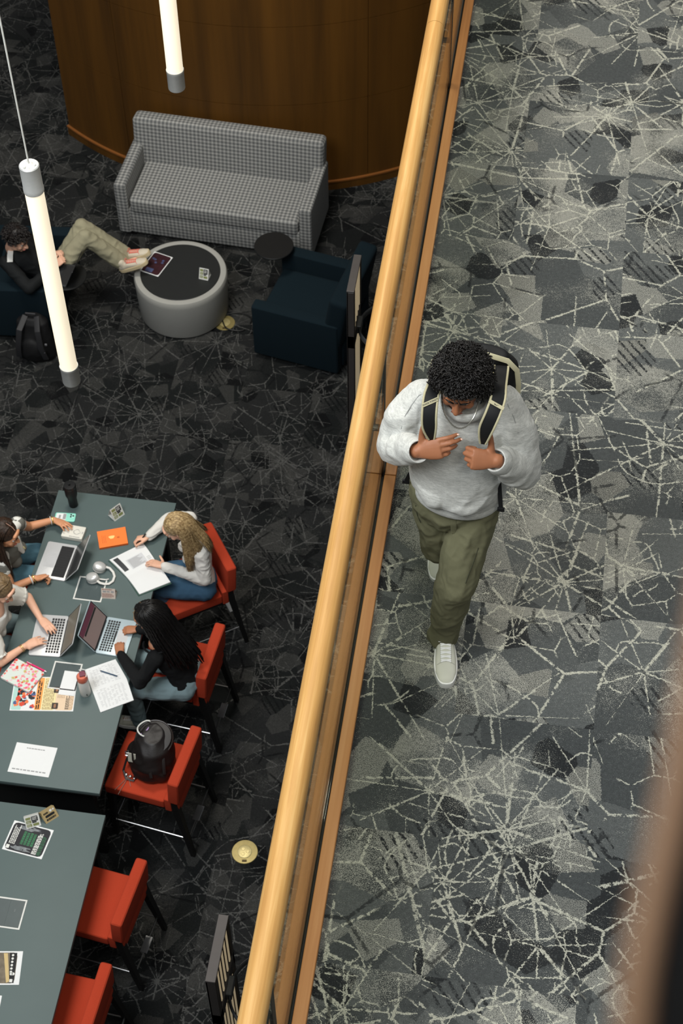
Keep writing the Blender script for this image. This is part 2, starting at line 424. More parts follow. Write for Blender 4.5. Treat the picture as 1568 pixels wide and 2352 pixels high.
# ------------------------------------------------------------------ balustrade along the walkway edge
bal = thing('balustrade', 'glass balustrade with round oak handrail and twin base boards along the walkway', 'railing', (-.62, 5, 0))
def local(o): return V(o.location)
RX = -.6395
for y0, y1 in ((-1.0, 7.36), (7.363, 14.0)):        # two lengths with a fine joint
    b = bmesh.new()
    tube(b, [(RX, y0, 1.047), (RX, y1, 1.047)], .0475, 40)
    obj('handrail', b, MAT_RAIL, bal, True, 60)
POSTS = (-.8, 2.2, 5.2, 8.2, 11.2)
for x0, x1 in ((-.607, -.551), (-.695, -.632)):
    for y0, y1 in ((-1, 2.198), (2.202, 5.178), (5.182, 11.198), (11.202, 14)):
        b = bmesh.new(); box(b, ((x0+x1)/2, (y0+y1)/2, .022), (x1-x0, y1-y0, .044), .006, 3)
        obj('base_board', b, MAT_BOARD, bal, True, 50)
b = bmesh.new(); box(b, (-.6195, 6.5, .012), (.022, 15, .02)); obj('glazing_channel', b, MAT_STEEL_BLACK, bal, True)
for y0, y1 in zip(POSTS, POSTS[1:]):
    b = bmesh.new(); box(b, (-.6195, (y0+y1)/2, .51), (.011, y1-y0-.05, .96), .002, 1); obj('glass_panel', b, MAT_GLASS, bal, True)
for y in POSTS:
    b = bmesh.new(); box(b, (-.6195, y, .515), (.013, .05, .98), .002, 1)
    p = obj('post', b, MAT_STEEL_BLACK, bal, True)
    b = bmesh.new(); box(b, (-.645, y-.01, .37), (.05, .03, .022), .004, 2); obj('bracket', b, plain('bracket_steel', (70, 70, 70), .4, .7), p, True)

# ------------------------------------------------------------------ lantern frames fixed on the walkway fascia
MAT_SLAT = emit('lit_cream_slat', (.62, .50, .32), .32)
def lantern(Y, label):
    t = thing('slatted_lantern', label, 'lantern', (-1.0, Y, -1.5), 0, 'slatted lanterns along the fascia')
    b = bmesh.new(); L = .30; W = .043; top = 1.2; bot = -.5
    box(b, (0, -L/2+.02, (top+bot)/2), (W, .04, top-bot), .002, 1)
    box(b, (0, L/2-.012, (top+bot)/2), (W, .024, top-bot), .002, 1)
    box(b, (0, 0, top+.006), (W+.002, L+.002, .012), .002, 1)
    box(b, (0, 0, .80), (W, L, .10), .002, 1); box(b, (0, 0, bot+.02), (W, L, .04), .002, 1)
    box(b, (-W/2+.004, 0, (top+bot)/2), (.006, L, top-bot), 0)
    obj('frame', b, MAT_BRONZE, t)
    for k in range(5):
        b = bmesh.new(); y = -L/2+.062+k*.045
        box(b, (.016, y, (top+.86)/2), (.006, .014, top-.86-.03), .001, 1); box(b, (.016, y, (bot+.74)/2), (.006, .014, .74-bot-.05), .001, 1)
        obj('slat', b, MAT_SLAT, t)
    b = bmesh.new()
    cx, r = .215, .185
    tube(b, [(cx+r*cos(a), r*sin(a), .80) for a in [R(180-80+160*k/24) for k in range(25)]], .02, 8, flat=(.35, 1.2))
    box(b, (.03, 0, .80), (.03, .09, .06), .003, 1)
    for s in (-1, 1): box(b, (.26, s*.175, .80), (.16, .02, .04), .003, 1)
    obj('ring_bracket', b, plain('bracket_grey', (92, 94, 96), .4, .6), t)
    return t
lantern(6.886, 'slatted bronze lantern with ring bracket beside the blue armchair')
lantern(2.81, 'slatted bronze lantern with ring bracket below the brass floor disc')

# ------------------------------------------------------------------ pendant tube lights
MAT_TUBE = emit('lit_opal_tube', (1.0, .88, .67), .56)
MAT_ALU = plain('brushed_aluminium', (172, 173, 170), .38, .25, .5, .08, 60)
def pendant(x, y, z0, z1, label):
    t = thing('pendant_light', label, 'pendant light', (x, y, z0), 0, 'tube pendant lights'); r = .0425; H = z1-z0
    b = bmesh.new(); tube(b, [(0, 0, .1), (0, 0, H-.13)], r*.955, 32); obj('opal_tube', b, MAT_TUBE, t, smooth=60)
    b = bmesh.new(); lathe(b, [(0, 0), (r*.96, 0), (r, .004), (r, .098), (r*1.03, .1), (r*1.03, .112), (r*.96, .112)], 36); obj('end_cap', b, MAT_ALU, t)
    b = bmesh.new(); lathe(b, [(r*.96, H-.142), (r*1.03, H-.14), (r*1.03, H-.12), (r, H-.118), (r, H-.004), (r*.9, H), (0, H)], 36); c = obj('top_cap', b, MAT_ALU, t)
    b = bmesh.new(); lathe(b, [(0, H+.008), (.012, H+.008), (.02, H), (0, H)], 16); tube(b, [(0, 0, H), (0, 0, H+5.5)], .004, 8)
    for a in (0, 120, 240): lathe(b, [(0, H+.006), (.005, H+.006), (.006, H), (0, H)], 8, (r*.6*cos(R(a)), r*.6*sin(R(a)), 0))
    obj('hanging_cable', b, plain('white_cable', (205, 205, 198), .5), c)
    return t
pa = py(165, 876, 5.2); pb = py(65, 378, 5.2)
pendant(pa.x, pa.y, pa.z, pb.z, 'long tube pendant hanging in front of the seated student')
pa = py(406, 202, 6.6)
pendant(pa.x, pa.y, pa.z, pa.z+1.33, 'tube pendant hanging in front of the curved wood wall')

# ------------------------------------------------------------------ brass floor discs
MAT_BRASS = plain('worn_brass', (150, 136, 86), .45, .5, .5, .2, 40)
MAT_BRASS2 = plain('brass_lid', (186, 172, 120), .42, .5, .5, .3, 90)
def disc(c, label):
    t = thing('floor_outlet', label, 'floor outlet', (c.x, c.y, FZ), R(8), 'round brass floor outlets')
    b = bmesh.new(); lathe(b, [(0, .001), (.092, .001), (.090, .005), (.055, .007), (0, .007)], 48); obj('flange', b, MAT_BRASS, t)
    b = bmesh.new(); lathe(b, [(.048, .006), (.05, .011), (.044, .0125), (0, .0125)], 40)
    for a in range(3): lathe(b, [(0, .015), (.012, .0145), (.014, .012), (0, .012)], 16, (.022*cos(a*2.1), .022*sin(a*2.1), 0))
    obj('lid', b, MAT_BRASS2, t)
    b = bmesh.new(); box(b, (0, -.07, .008), (.032, .016, .004), .001, 1); obj('name_plate', b, plain('plate_dark', (72, 58, 30), .5, .5), t)
    return t
disc(pz(562, 1957, FZ), 'round brass floor outlet below the handrail, clear of the furniture')
d2 = pz(516, 742, FZ); disc(d2, 'round brass floor outlet beside the ottoman, ringed by a black cable')
b = bmesh.new(); rc = pz(543, 742, FZ)
tube(b, [(rc.x+(.125+.012*sin(3*a))*cos(a), rc.y+(.12+.01*cos(2*a))*sin(a), FZ+.018+.006*sin(2*a)) for a in [2*pi*k/48 for k in range(44)]], .006, 8)
tag(obj('power_cable', b, MAT_BLACK), 'black cable looped round the brass outlet beside the ottoman', 'cable')

# ------------------------------------------------------------------ the upper gallery rail right beside the photographer
gr = thing('gallery_rail', 'blurred black rail with wood edge very close in the corner', 'railing', tuple(CAM+_ray(1500, 2100)*.32))
edge = [(1640, 1180), (1590, 1480), (1545, 1740), (1500, 1950), (1462, 2120), (1440, 2250), (1428, 2380), (1424, 2560)]
pts = [CAM + _ray(x+34, y)*.33 for x, y in edge]
b = bmesh.new(); tube(b, pts, .0042, 12, flat=(1, 1.3)); obj('wood_edge', b, plain('gallery_wood', (122, 94, 70), .6), gr, True, 60)
pts = [CAM + _ray(x+66+181, y+25)*.32 for x, y in edge]
b = bmesh.new(); tube(b, pts, .0149, 16); obj('black_rail', b, plain('gallery_black', (6, 6, 6), .8, 0, .1), gr, True, 60)
# ------------------------------------------------------------------ furniture
def sofa_fabric():
    t = NT('woven_check_fabric'); uv = t.co('UV'); s = t.n('ShaderNodeSeparateXYZ'); t.l(t.vm('SCALE', uv, sc=2*pi/.037), s.inputs[0])
    u = t.math('SINE', s.outputs[0]); v = t.math('SINE', s.outputs[1])
    a = t.step(u, -.25, .35); c = t.step(v, -.25, .35)
    n = t.noise(t.vm('SCALE', uv, sc=260), 1, 2)
    f = t.math('MULTIPLY_ADD', t.math('ADD', a, c), .5, t.math('MULTIPLY_ADD', n, .3, -.15))
    col = t.ramp(f, [(0, srgb(88, 90, 90)), (.5, srgb(126, 126, 124)), (1, srgb(160, 160, 156))])
    t.bump(f, .4, .002)
    return t.fin(col, .92, 0, .15)
MAT_CHECK = sofa_fabric()
MAT_GREYFAB = cloth('grey_wool', (156, 155, 149), 500, .1)
MAT_TEAL = cloth('teal_wool', (9, 25, 32), 500, .12)
MAT_RED = cloth('rust_red_fabric', (168, 58, 34), 520, .12)
MAT_TABLE = plain('slate_laminate', (84, 98, 97), .5, 0, .28, .05, 6)
MAT_EDGE = plain('table_edge', (38, 40, 40), .5)
MAT_LEG = plain('black_stained_wood', (16, 15, 15), .5)
MAT_CHROME = plain('chrome', (150, 150, 150), .3, 1, .5, .02)

# sofa
so = thing('sofa', 'long grey checked sofa standing against the curved wood wall', 'sofa', (-2.90, 11.62, FZ), R(-3.8))
b = bmesh.new(); box(b, (0, -.01, .20), (1.62, .70, .28), .02); box_uv(obj('base', b, MAT_CHECK, so))
b = bmesh.new(); box(b, (0, -.04, .385), (1.585, .66, .17), .045, 4); box_uv(obj('seat', b, MAT_CHECK, so))
b = bmesh.new(); box(b, (0, .29, .61), (1.80, .17, .56), .055, 4, M.Rotation(R(-8), 3, 'X')); box_uv(obj('backrest', b, MAT_CHECK, so))
for s in (-1, 1):
    b = bmesh.new(); box(b, (s*.86, -.02, .345), (.115, .72, .57), .025, 3); box_uv(obj('arm', b, MAT_CHECK, so))
for sx in (-1, 1):
    for sy in (-.3, .3):
        b = bmesh.new(); box(b, (sx*.8, sy, .03), (.05, .05, .06), .005); obj('foot', b, MAT_LEG, so)

# ottoman table
oc = (-3.058, 10.462)
ot = thing('ottoman_table', 'round grey upholstered ottoman with inset black top by the sofa', 'ottoman', (*oc, FZ))
b = bmesh.new(); lathe(b, [(0, .015), (.385, .015), (.395, .03), (.408, .38), (.41, .42), (.40, .443), (.375, .45), (.352, .447), (.35, .43), (0, .43)], 72); obj('body', b, MAT_GREYFAB, ot, smooth=50)
b = bmesh.new(); lathe(b, [(0, .43), (.349, .43), (.349, .447), (.346, .450), (0, .450)], 72); obj('top', b, plain('ottoman_top', (30, 32, 32), .5), ot)

# lounge chairs with swivel tablets
def armchair(loc, rz, label):
    t = thing('lounge_chair', label, 'armchair', (loc[0], loc[1], FZ), rz, 'teal lounge chairs with round black tablets')
    b = bmesh.new(); box(b, (0, .02, .19), (.62, .74, .26), .02); obj('base', b, MAT_TEAL, t)
    b = bmesh.new(); box(b, (0, -.06, .375), (.595, .66, .15), .04, 4); obj('seat', b, MAT_TEAL, t)
    b = bmesh.new(); box(b, (0, .33, .60), (.80, .17, .60), .05, 4, M.Rotation(R(-9), 3, 'X')); obj('backrest', b, MAT_TEAL, t)
    for s in (-1, 1):
        b = bmesh.new(); box(b, (s*.355, -.02, .335), (.115, .78, .57), .025, 3); obj('arm', b, MAT_TEAL, t)
    for sx in (-1, 1):
        for sy in (-.33, .33):
            b = bmesh.new(); lathe(b, [(0, 0), (.015, 0), (.02, .06), (0, .06)], 12, (sx*.34, sy, 0)); obj('foot', b, MAT_LEG, t)
    b = bmesh.new(); lathe(b, [(0, .672), (.165, .672), (.172, .679), (.172, .687), (.168, .692), (0, .692)], 48, (-.283, -.465, 0)); k = obj('tablet', b, MAT_BLACK, t)
    b = bmesh.new(); tube(b, [(-.335, -.36, .60), (-.335, -.36, .65), (-.30, -.42, .672)], .014, 10); obj('tablet_arm', b, MAT_STEEL_BLACK, k)
    return t
armchair((-1.85, 10.28), R(-101.5), 'empty teal armchair beside the right end of the sofa')
armchair((-4.43, 10.28), R(95), 'teal armchair in which the reclining student sits')

# tables
def table(x0, x1, y0, y1, label):
    t = thing('study_table', label, 'table', ((x0+x1)/2, (y0+y1)/2, FZ), 0, 'tall slate study tables'); w, l = x1-x0, y1-y0
    b = bmesh.new(); box(b, (0, 0, .982), (w, l, .036), .003, 2); obj('tabletop', b, MAT_TABLE, t)
    b = bmesh.new(); box(b, (0, 0, .955), (w-.01, l-.01, .022), .002, 1); obj('edge_band', b, MAT_EDGE, t)
    for s in (-1, 1):
        b = bmesh.new(); box(b, (0, s*(l/2-.09), .472), (w-.16, .06, .944), .004, 1); obj('end_panel', b, MAT_BLACK, t)
    b = bmesh.new(); box(b, (0, 0, .80), (.05, l-.24, .28), .004, 1); obj('modesty_panel', b, MAT_BLACK, t)
    return t
table(-3.322, -2.427, 5.054, 7.498, 'slate table at which the four students sit studying')
table(-3.25, -2.352, 2.46, 4.907, 'slate table with flyers only, in front of two empty stools')

# stools
def stool_mesh(t):
    b = bmesh.new(); box(b, (0, -.035, .655), (.455, .43, .09), .016, 3); obj('seat', b, MAT_RED, t)
    b = bmesh.new(); box(b, (0, .205, .66), (.455, .05, .15), .012, 3); box(b, (0, .262, .63), (.43, .03, .13), .008, 2); obj('rear_apron', b, MAT_RED, t)
    b = bmesh.new(); box(b, (0, .262, .855), (.475, .078, .27), .02, 3, M.Rotation(R(-4), 3, 'X')); obj('backrest', b, MAT_RED, t)
    b = bmesh.new(); box(b, (0, 0, .597), (.44, .46, .026), .003, 1); fr = obj('seat_frame', b, MAT_LEG, t)
    for sx in (-1, 1):
        b = bmesh.new(); tube(b, [(sx*.20, -.22, .60), (sx*.215, -.245, 0)], [.033, .022], 4, up=V((1, 1, 0))); obj('leg', b, MAT_LEG, t, smooth=0)
        b = bmesh.new(); tube(b, [(sx*.20, .245, .72), (sx*.203, .255, .60), (sx*.222, .335, 0)], [.03, .033, .022], 4, up=V((1, 1, 0))); obj('leg', b, MAT_LEG, t, smooth=0)
    b = bmesh.new(); z = .20
    c = [(-.205, -.235, z), (.205, -.235, z), (.205, .305, z), (-.205, .305, z)]
    for i in range(4): tube(b, [c[i], c[(i+1) % 4]], .006, 8)
    box(b, (.0, .305, z+.006), (.12, .05, .008), .002, 1)
    box(b, (.0, -.235, z+.006), (.40, .012, .006), .002, 1)
    obj('footrest', b, MAT_CHROME, t)
def stool(x, y, rz, label):
    t = thing('counter_stool', label, 'stool', (x, y, FZ), R(rz), 'red counter stools'); stool_mesh(t); return t
S0 = stool(-2.205, 5.46, -98.6, 'rust red stool with a black leather bag on its seat')
dup(S0, (-2.355, 4.45, FZ), R(-98), 'empty rust red stool, farther one at the flyer table')
dup(S0, (-2.405, 3.72, FZ), R(-94.5), 'empty rust red stool, nearer one cut off by the bottom edge')
dup(S0, (-2.195, 6.29, FZ), R(-96), 'rust red stool under the student with long black braids')
dup(S0, (-2.265, 7.01, FZ), R(-56), 'rust red stool turned at an angle under the blonde student')
dup(S0, (-3.56, 6.93, FZ), R(90), 'rust red stool under the student in the grey knit vest')
dup(S0, (-3.60, 6.22, FZ), R(88), 'rust red stool under the student in the white blouse')
# ------------------------------------------------------------------ things on the tables
rnd = random.Random(11)
def pm(name, rgb, rough=.6, metal=0, var=.05): return plain(name, rgb, rough, metal, .35, var, 40)
INK = pm('black_ink', (32, 32, 33), .7); GREYINK = pm('grey_ink', (150, 150, 150), .7); PAPER = plain('white_paper', (222, 223, 222), .75, 0, .3, .02, 30)
def frame(quad, z):
    """photo corners (top-left, top-right, bottom-right, bottom-left of the item) on plane z -> centre, angle, width, height"""
    q = [pz(x, y, z) for x, y in quad]; c = sum(q, V())/4
    e = ((q[1]-q[0]) + (q[2]-q[3])); W = e.length/2; f = ((q[0]-q[3])+(q[1]-q[2])); H = f.length/2
    return c, math.atan2(e.y, e.x), W, H
def on(name, label, cat, quad, z, group=None, size=None):
    c, a, W, H = frame(quad, z)
    if size: W, H = size
    t = thing(name, label, cat, (c.x, c.y, z), a, group); return t, W, H
def slab(t, name, mat, W, H, th, z=0, c=(0, 0), bev=0, r=.002):
    b = bmesh.new(); prism(b, rrect(W, H, min(r, W/2.01, H/2.01), 3, c), z, z+th, bev); return obj(name, b, mat, t)
def bars(bm, x0, x1, y0, y1, n, fill=.55, z=.0009, vertical=False, ragged=.25, words=True):
    """illegible lines of type: little dashes"""
    for i in range(n):
        p = (i+.5)/n; hh = fill/n*.5
        a, e = (x0, x1) if not vertical else (y0, y1)
        end = a + (e-a)*(1-rnd.random()*ragged); k = a
        while k < end:
            w = (e-a)*rnd.uniform(.05, .16) if words else (end-a)
            kk = min(end, k+w)
            if vertical: xa, xb, ya, yb = x0+(x1-x0)*(p-hh), x0+(x1-x0)*(p+hh), k, kk
            else: xa, xb, ya, yb = k, kk, y1-(y1-y0)*(p+hh), y1-(y1-y0)*(p-hh)
            prism(bm, [(xa, ya), (xb, ya), (xb, yb), (xa, yb)], z, z+.0002)
            k = kk + (e-a)*.025
    return bm
def rect(bm, cx, cy, w, h, z=.0008, t=.0003): return prism(bm, rrect(w, h, min(w, h)*.12, 2, (cx, cy)), z, z+t)
def text3d(body, size, name, mat, parent, loc, rot, bold=0.0):
    cu = bpy.data.curves.new(name, 'FONT'); cu.body = body; cu.size = size; cu.align_x = 'CENTER'; cu.align_y = 'CENTER'; cu.extrude = .0002; cu.offset = bold; cu.resolution_u = 3
    o = bpy.data.objects.new(name, cu); C.objects.link(o)
    me = bpy.data.meshes.new_from_object(o.evaluated_get(bpy.context.evaluated_depsgraph_get())); bpy.data.objects.remove(o); bpy.data.curves.remove(cu)
    me.materials.clear(); me.transform(M.LocRotScale(V(loc), rot, None)); return link_mesh(name, me, mat, parent)

# tumbler
tc = pz(169, 1160, TZ)
tu = thing('tumbler', 'tall black insulated tumbler at the far end of the students\' table', 'tumbler', (tc.x, tc.y, TZ))
b = bmesh.new(); lathe(b, [(0, 0), (.031, 0), (.033, .004), (.034, .09), (.044, .13), (.045, .215), (.043, .218), (0, .218)], 36); obj('body', b, plain('matte_black', (18, 18, 19), .5), tu, smooth=50)
b = bmesh.new(); lathe(b, [(.046, .21), (.0465, .224), (.042, .236), (.02, .238), (0, .238)], 36); tube(b, [(.0, .0, .236), (.0, .0, .252)], .008, 12); obj('lid', b, plain('lid_black', (26, 26, 26), .3), tu, smooth=50)
# phone
t, W, H = on('phone', 'phone in mint case lying face down near the tumbler', 'phone', [(128, 1178), (176, 1180), (171.5, 1201), (124, 1198)], TZ, None, (.152, .078))
slab(t, 'case', pm('mint_case', (140, 214, 194), .5), W, H, .009, 0, (0, 0), .002, .012)
b = bmesh.new(); rect(b, -.03, 0, .075, .066, .0092); obj('photo_insert', b, PAPER, t)
b = bmesh.new(); rect(b, -.005, .004, .022, .05, .0097); rect(b, -.04, .002, .014, .03, .0097); obj('printed_picture', b, GREYINK, t)
b = bmesh.new(); prism(b, rrect(.036, .036, .008, 4, (.05, .012)), .009, .011, .0006); k = obj('camera_bump', b, pm('mint_case'+'_b', (165, 226, 210), .35), t)
b = bmesh.new()
for dx, dy in ((-.008, .009), (-.008, -.009), (.009, 0)): lathe(b, [(0, .0135), (.0065, .0135), (.007, .011), (0, .011)], 16, (.05+dx, .012+dy, 0))
obj('lens', b, INK, k)
# white box-like planner
t, W, H = on('boxed_book', 'thick white boxed book with a faint line drawing on top', 'book', [(148.6, 1202), (197.7, 1208.5), (190, 1242), (139, 1231.6)], TZ+.034, None, (.158, .112))
t.location.z = TZ
slab(t, 'box', plain('ivory_board', (216, 213, 202), .6, 0, .3, .03), W, H, .034, 0, (0, 0), .003, .006)
b = bmesh.new()
for k in range(6):
    a0 = rnd.uniform(0, 6); r0 = rnd.uniform(.012, .03)
    tube(b, [(.025+r0*cos(a0+j*.3)*(1+.2*sin(j)), .004+r0*sin(a0+j*.3), .0343) for j in range(10)], .0006, 4)
rect(b, .068, .0, .004, .02, .0342); bars(b, -.02, .06, -.05, -.04, 1, .5, .0342); obj('line_drawing', b, pm('grey_drawing', (120, 120, 122)), t)
# laptops
ALU = plain('laptop_aluminium', (198, 199, 199), .38, .25, .5, .03, 60); KEY = plain('laptop_keys', (24, 25, 27), .5, 0, .4, .1, 400)
def laptop(label, hinge_a, hinge_b, dep, lean, alu, screen, keyfield, depth_sign, dlen=.205, pos=None, black_bed=True, z=TZ):
    """hinge_a / hinge_b: photo points of hinge line ends; local +y points from hinge to user"""
    A, B = pz(*hinge_a, z), pz(*hinge_b, z); c = (A+B)/2; Wd = (B-A).length; e = (B-A).normalized()
    t = thing('laptop', label, 'laptop', (c.x, c.y, z), math.atan2(e.y, e.x), 'laptops on the study table'); s = depth_sign
    b = bmesh.new(); prism(b, rrect(Wd, dep, .012, 5, (0, s*(dep/2+.004))), .001, .014, .002); obj('base', b, alu, t)
    kw, kd = Wd*.86, dep*.43; kc = s*(.02+kd/2)
    b = bmesh.new()
    if black_bed: prism(b, rrect(kw, kd, .004, 3, (0, kc)), .0141, .0145)
    nx, ny = 13, 5
    for j in range(ny):
        for i in range(nx):
            w, h = kw/nx, kd/ny
            if j == ny-1 and 3 < i < 9:
                if i == 4: prism(b, rrect(w*4.8, h*.76, .001, 1, (-kw/2+w*6.5, kc+s*(j-2)*h)), .0141, .0155)
                continue
            prism(b, rrect(w*.78, h*.74, .001, 1, (-kw/2+(i+.5)*w, kc+s*(j-2)*h)), .0141, .0155)
    obj('keyboard', b, KEY, t)
    b = bmesh.new(); prism(b, rrect(Wd*.4, dep*.36, .004, 3, (0, s*(dep*.72))), .0141, .0144); obj('trackpad', b, plain('trackpad_'+alu.name, (186, 187, 188), .4, .2), t)
    Rm = M.Translation((0, s*.004, .014)) @ M.Rotation(s*R(lean), 4, 'X')
    T = Rm @ M.Rotation(R(90), 4, 'X')
    b = bmesh.new(); prism(b, rrect(Wd, dlen, .010, 5, (0, dlen/2)), -.003, .003, .0015, T); l = obj('lid', b, alu, t)
    b = bmesh.new(); f = -1 if s < 0 else -1
    zz = (.0032, .0036) if s < 0 else (-.0036, -.0032)
    prism(b, rrect(Wd-.006, dlen-.008, .006, 4, (0, dlen/2)), *zz, 0, T); obj('screen_bezel', b, pm('bezel', (22, 22, 24), .35), l)
    zz = (.0037, .0039) if s < 0 else (-.0039, -.0037)
    b = bmesh.new(); prism(b, rrect(Wd-.024, dlen-.028, .002, 2, (0, dlen/2+.003)), *zz, 0, T); d = obj('display', b, screen, l)
    b = bmesh.new(); tube(b, [(-Wd*.4, s*.004, .012), (Wd*.4, s*.004, .012)], .006, 8); obj('hinge', b, KEY, t)
    return t, T, Wd, dlen, zz, d
SCR_OFF = plain('dark_display', (48, 50, 50), .2, 0, .5, .05)
SCR_ON = emit('page_display', (.115, .085, .078), .8, .3)
SCR_TAN = plain('dim_display', (120, 112, 98), .3)
# the user of the first two sits at -x: the hinge runs along y, a -> b from far to near makes local +y point at +x, so the user is at -y
laptop('silver laptop with black key bed in front of the student in grey vest', (180.5, 1256.5), (150.5, 1337), .222, 35, ALU, SCR_OFF, None, -1)
laptop('silver laptop being typed on by the student in the white blouse', (160, 1418), (139.5, 1511), .222, 33, ALU, SCR_TAN, None, -1, black_bed=False)
ALUB = plain('laptop_pale_blue', (176, 192, 198), .38, .2, .5, .03, 60)
lt, T, Wd, dl, zz, dsp = laptop('pale silver laptop with dim screen used by the student with braids', (246, 1419), (218, 1501), .213, 30, ALUB, SCR_ON, None, 1, black_bed=False)
b = bmesh.new(); z0 = zz[0]-.0003
prism(b, rrect(Wd-.028, dl*.22, .002, 2, (0, dl*.85)), z0-.0001, z0, 0, T); obj('page_header', b, emit('sidebar_display', (.06, .018, .028), .7), dsp)
b = bmesh.new(); prism(b, rrect(Wd*.82, .016, .002, 2, (-.01, dl*.69)), z0-.0003, z0-.0001, 0, T)
obj('page_divider', b, INK, dsp)

# tent cards: ridge along local x, printed face towards local -y
KRAFT = plain('kraft_card', (176, 154, 108), .8); LIME = pm('olive_print', (128, 134, 84)); CARD = plain('white_card', (214, 214, 208), .7)
def tent(label, base_l, base_r, z, L=.10, H=.105, D=.075, card=None, style=0, flip=1):
    A, B = pz(*base_l, z), pz(*base_r, z); e = (B-A).normalized(); nrm = V((-e.y, e.x, 0)); c = (A+B)/2 + nrm*D/2
    t = thing('tent_card', label, 'tent card', (c.x, c.y, z), math.atan2(e.y, e.x), 'folded tent cards'); card = card or CARD
    b = bmesh.new(); t2 = .0012
    sec = [(-D/2, 0), (0, H), (D/2, 0), (D/2-.003, 0), (0, H-.006), (-D/2+.003, 0)]
    for a, e2, f, g in ((0, 1, 4, 5), (1, 2, 3, 4)):
        vs = [[b.verts.new((x, sec[k][0], sec[k][1])) for k in (a, e2, f, g)] for x in (-L/2, L/2)]
        for k in range(4): b.faces.new((vs[0][k], vs[0][(k+1) % 4], vs[1][(k+1) % 4], vs[1][k]))
        b.faces.new(vs[0]); b.faces.new(vs[1][::-1])
    box(b, (0, 0, .001), (L, D-.006, .0015), 0)
    obj('folded_card', b, card, t, smooth=0)
    sl = math.hypot(D/2, H); th = math.atan2(H, D/2)
    T = M.Translation((0, -D/2, 0)) @ M.Rotation(th, 4, 'X') @ M.Translation((0, sl/2, .0006))
    def pr(name, fn, mat):
        b = bmesh.new(); fn(b); bmesh.ops.transform(b, matrix=T, verts=b.verts); obj(name, b, mat, t)
    if style == 0:      # blocks of olive and black
        pr('printed_blocks', lambda b: (rect(b, -L*.25, sl*.02, L*.34, sl*.24, .0002), rect(b, -L*.25, -sl*.27, L*.34, sl*.22, .0002), rect(b, L*.2, -sl*.28, L*.4, sl*.2, .0002), rect(b, -L*.25, sl*.3, L*.34, sl*.2, .0002)), LIME)
        pr('printed_panel', lambda b: (rect(b, L*.18, sl*.2, L*.44, sl*.42, .0002), rect(b, L*.12, -sl*.08, L*.3, sl*.1, .0002)), INK)
        pr('printed_lettering', lambda b: (bars(b, L*.02, L*.36, sl*.08, sl*.36, 5, .5, .0006), bars(b, -L*.38, -L*.12, -sl*.36, sl*.1, 5, .35, .0006)), CARD)
    elif style == 1:    # lines of type
        pr('printed_lettering', lambda b: (bars(b, -L*.44, L*.44, -sl*.40, sl*.02, 6, .5, .0002), bars(b, -L*.44, L*.44, sl*.34, sl*.44, 1, .7, .0002)), pm('rust_ink', (150, 100, 88)))
        pr('printed_picture', lambda b: (rect(b, -L*.27, sl*.19, L*.24, sl*.16, .0002), rect(b, L*.3, sl*.19, L*.2, sl*.16, .0002), rect(b, .0, sl*.19, L*.2, sl*.12, .0002)), GREYINK)
    else:               # kraft card with black oval
        pr('printed_oval', lambda b: (prism(b, rrect(L*.7, sl*.2, sl*.09, 6), .0002, .0005)), INK)
        pr('printed_lettering', lambda b: (bars(b, -L*.36, L*.36, -sl*.36, -sl*.2, 1, 1, .0002), bars(b, -L*.4, -L*.05, sl*.2, sl*.34, 1, 1, .0002)), INK)
        pr('printed_dots', lambda b: (lathe(b, [(0, .0006), (.009, .0006), (.009, .0002), (0, .0002)], 16, (L*.16, sl*.3, 0)), lathe(b, [(0, .0006), (.006, .0006), (.006, .0002), (0, .0002)], 16, (L*.36, sl*.3, 0))), PAPER)
    return t
tent('white and olive tent card standing alone beyond the orange book', (263, 1198), (287, 1181), TZ, .095, .10, .08)
tent('tent card with rows of rust print beside the headphones', (233, 1374), (265, 1376), TZ, .10, .075, .07, plain('pinkish_card', (206, 192, 180), .7), 1)
tent('white and olive tent card overlapping the black flyer', (62, 1905), (94, 1896), TZ, .095, .07, .10)
tent('brown kraft tent card with black oval print', (106, 1893), (136, 1874), TZ, .095, .07, .10, KRAFT, 2)
tent('white and olive tent card standing on the ottoman', (455, 640), (479, 645), FZ+.45, .085, .10, .08)

# orange book
t, W, H = on('orange_book', 'bright orange paperback book lying closed on the slate table', 'book', [(222, 1221), (287.5, 1210), (294, 1248), (228.6, 1259.6)], TZ+.016)
t.location.z = TZ; OR = plain('orange_cover', (244, 122, 48), .5, 0, .4, .03)
slab(t, 'pages', PAPER, W-.005, H-.006, .012, .002); slab(t, 'cover', OR, W, H, .002, .014); slab(t, 'cover', OR, W, H, .002, 0)
b = bmesh.new(); box(b, (0, -H/2+.001, .008), (W, .002, .016)); obj('spine', b, pm('orange_spine', (226, 104, 40)), t)
b = bmesh.new(); prism(b, [(-.005+.02*cos(a)*(1+.25*sin(3*a)), .004+.017*sin(a)*(1+.2*cos(2*a))) for a in [2*pi*k/20 for k in range(20)]], .0161, .0164); obj('cover_flower', b, pm('pale_yellow_print', (247, 206, 128)), t)
b = bmesh.new(); rect(b, .042, -.006, .018, .016, .0161); bars(b, -.08, -.045, -.04, .04, 3, .3, .0161, True); obj('cover_lettering', b, pm('dark_orange_print', (196, 92, 36)), t)

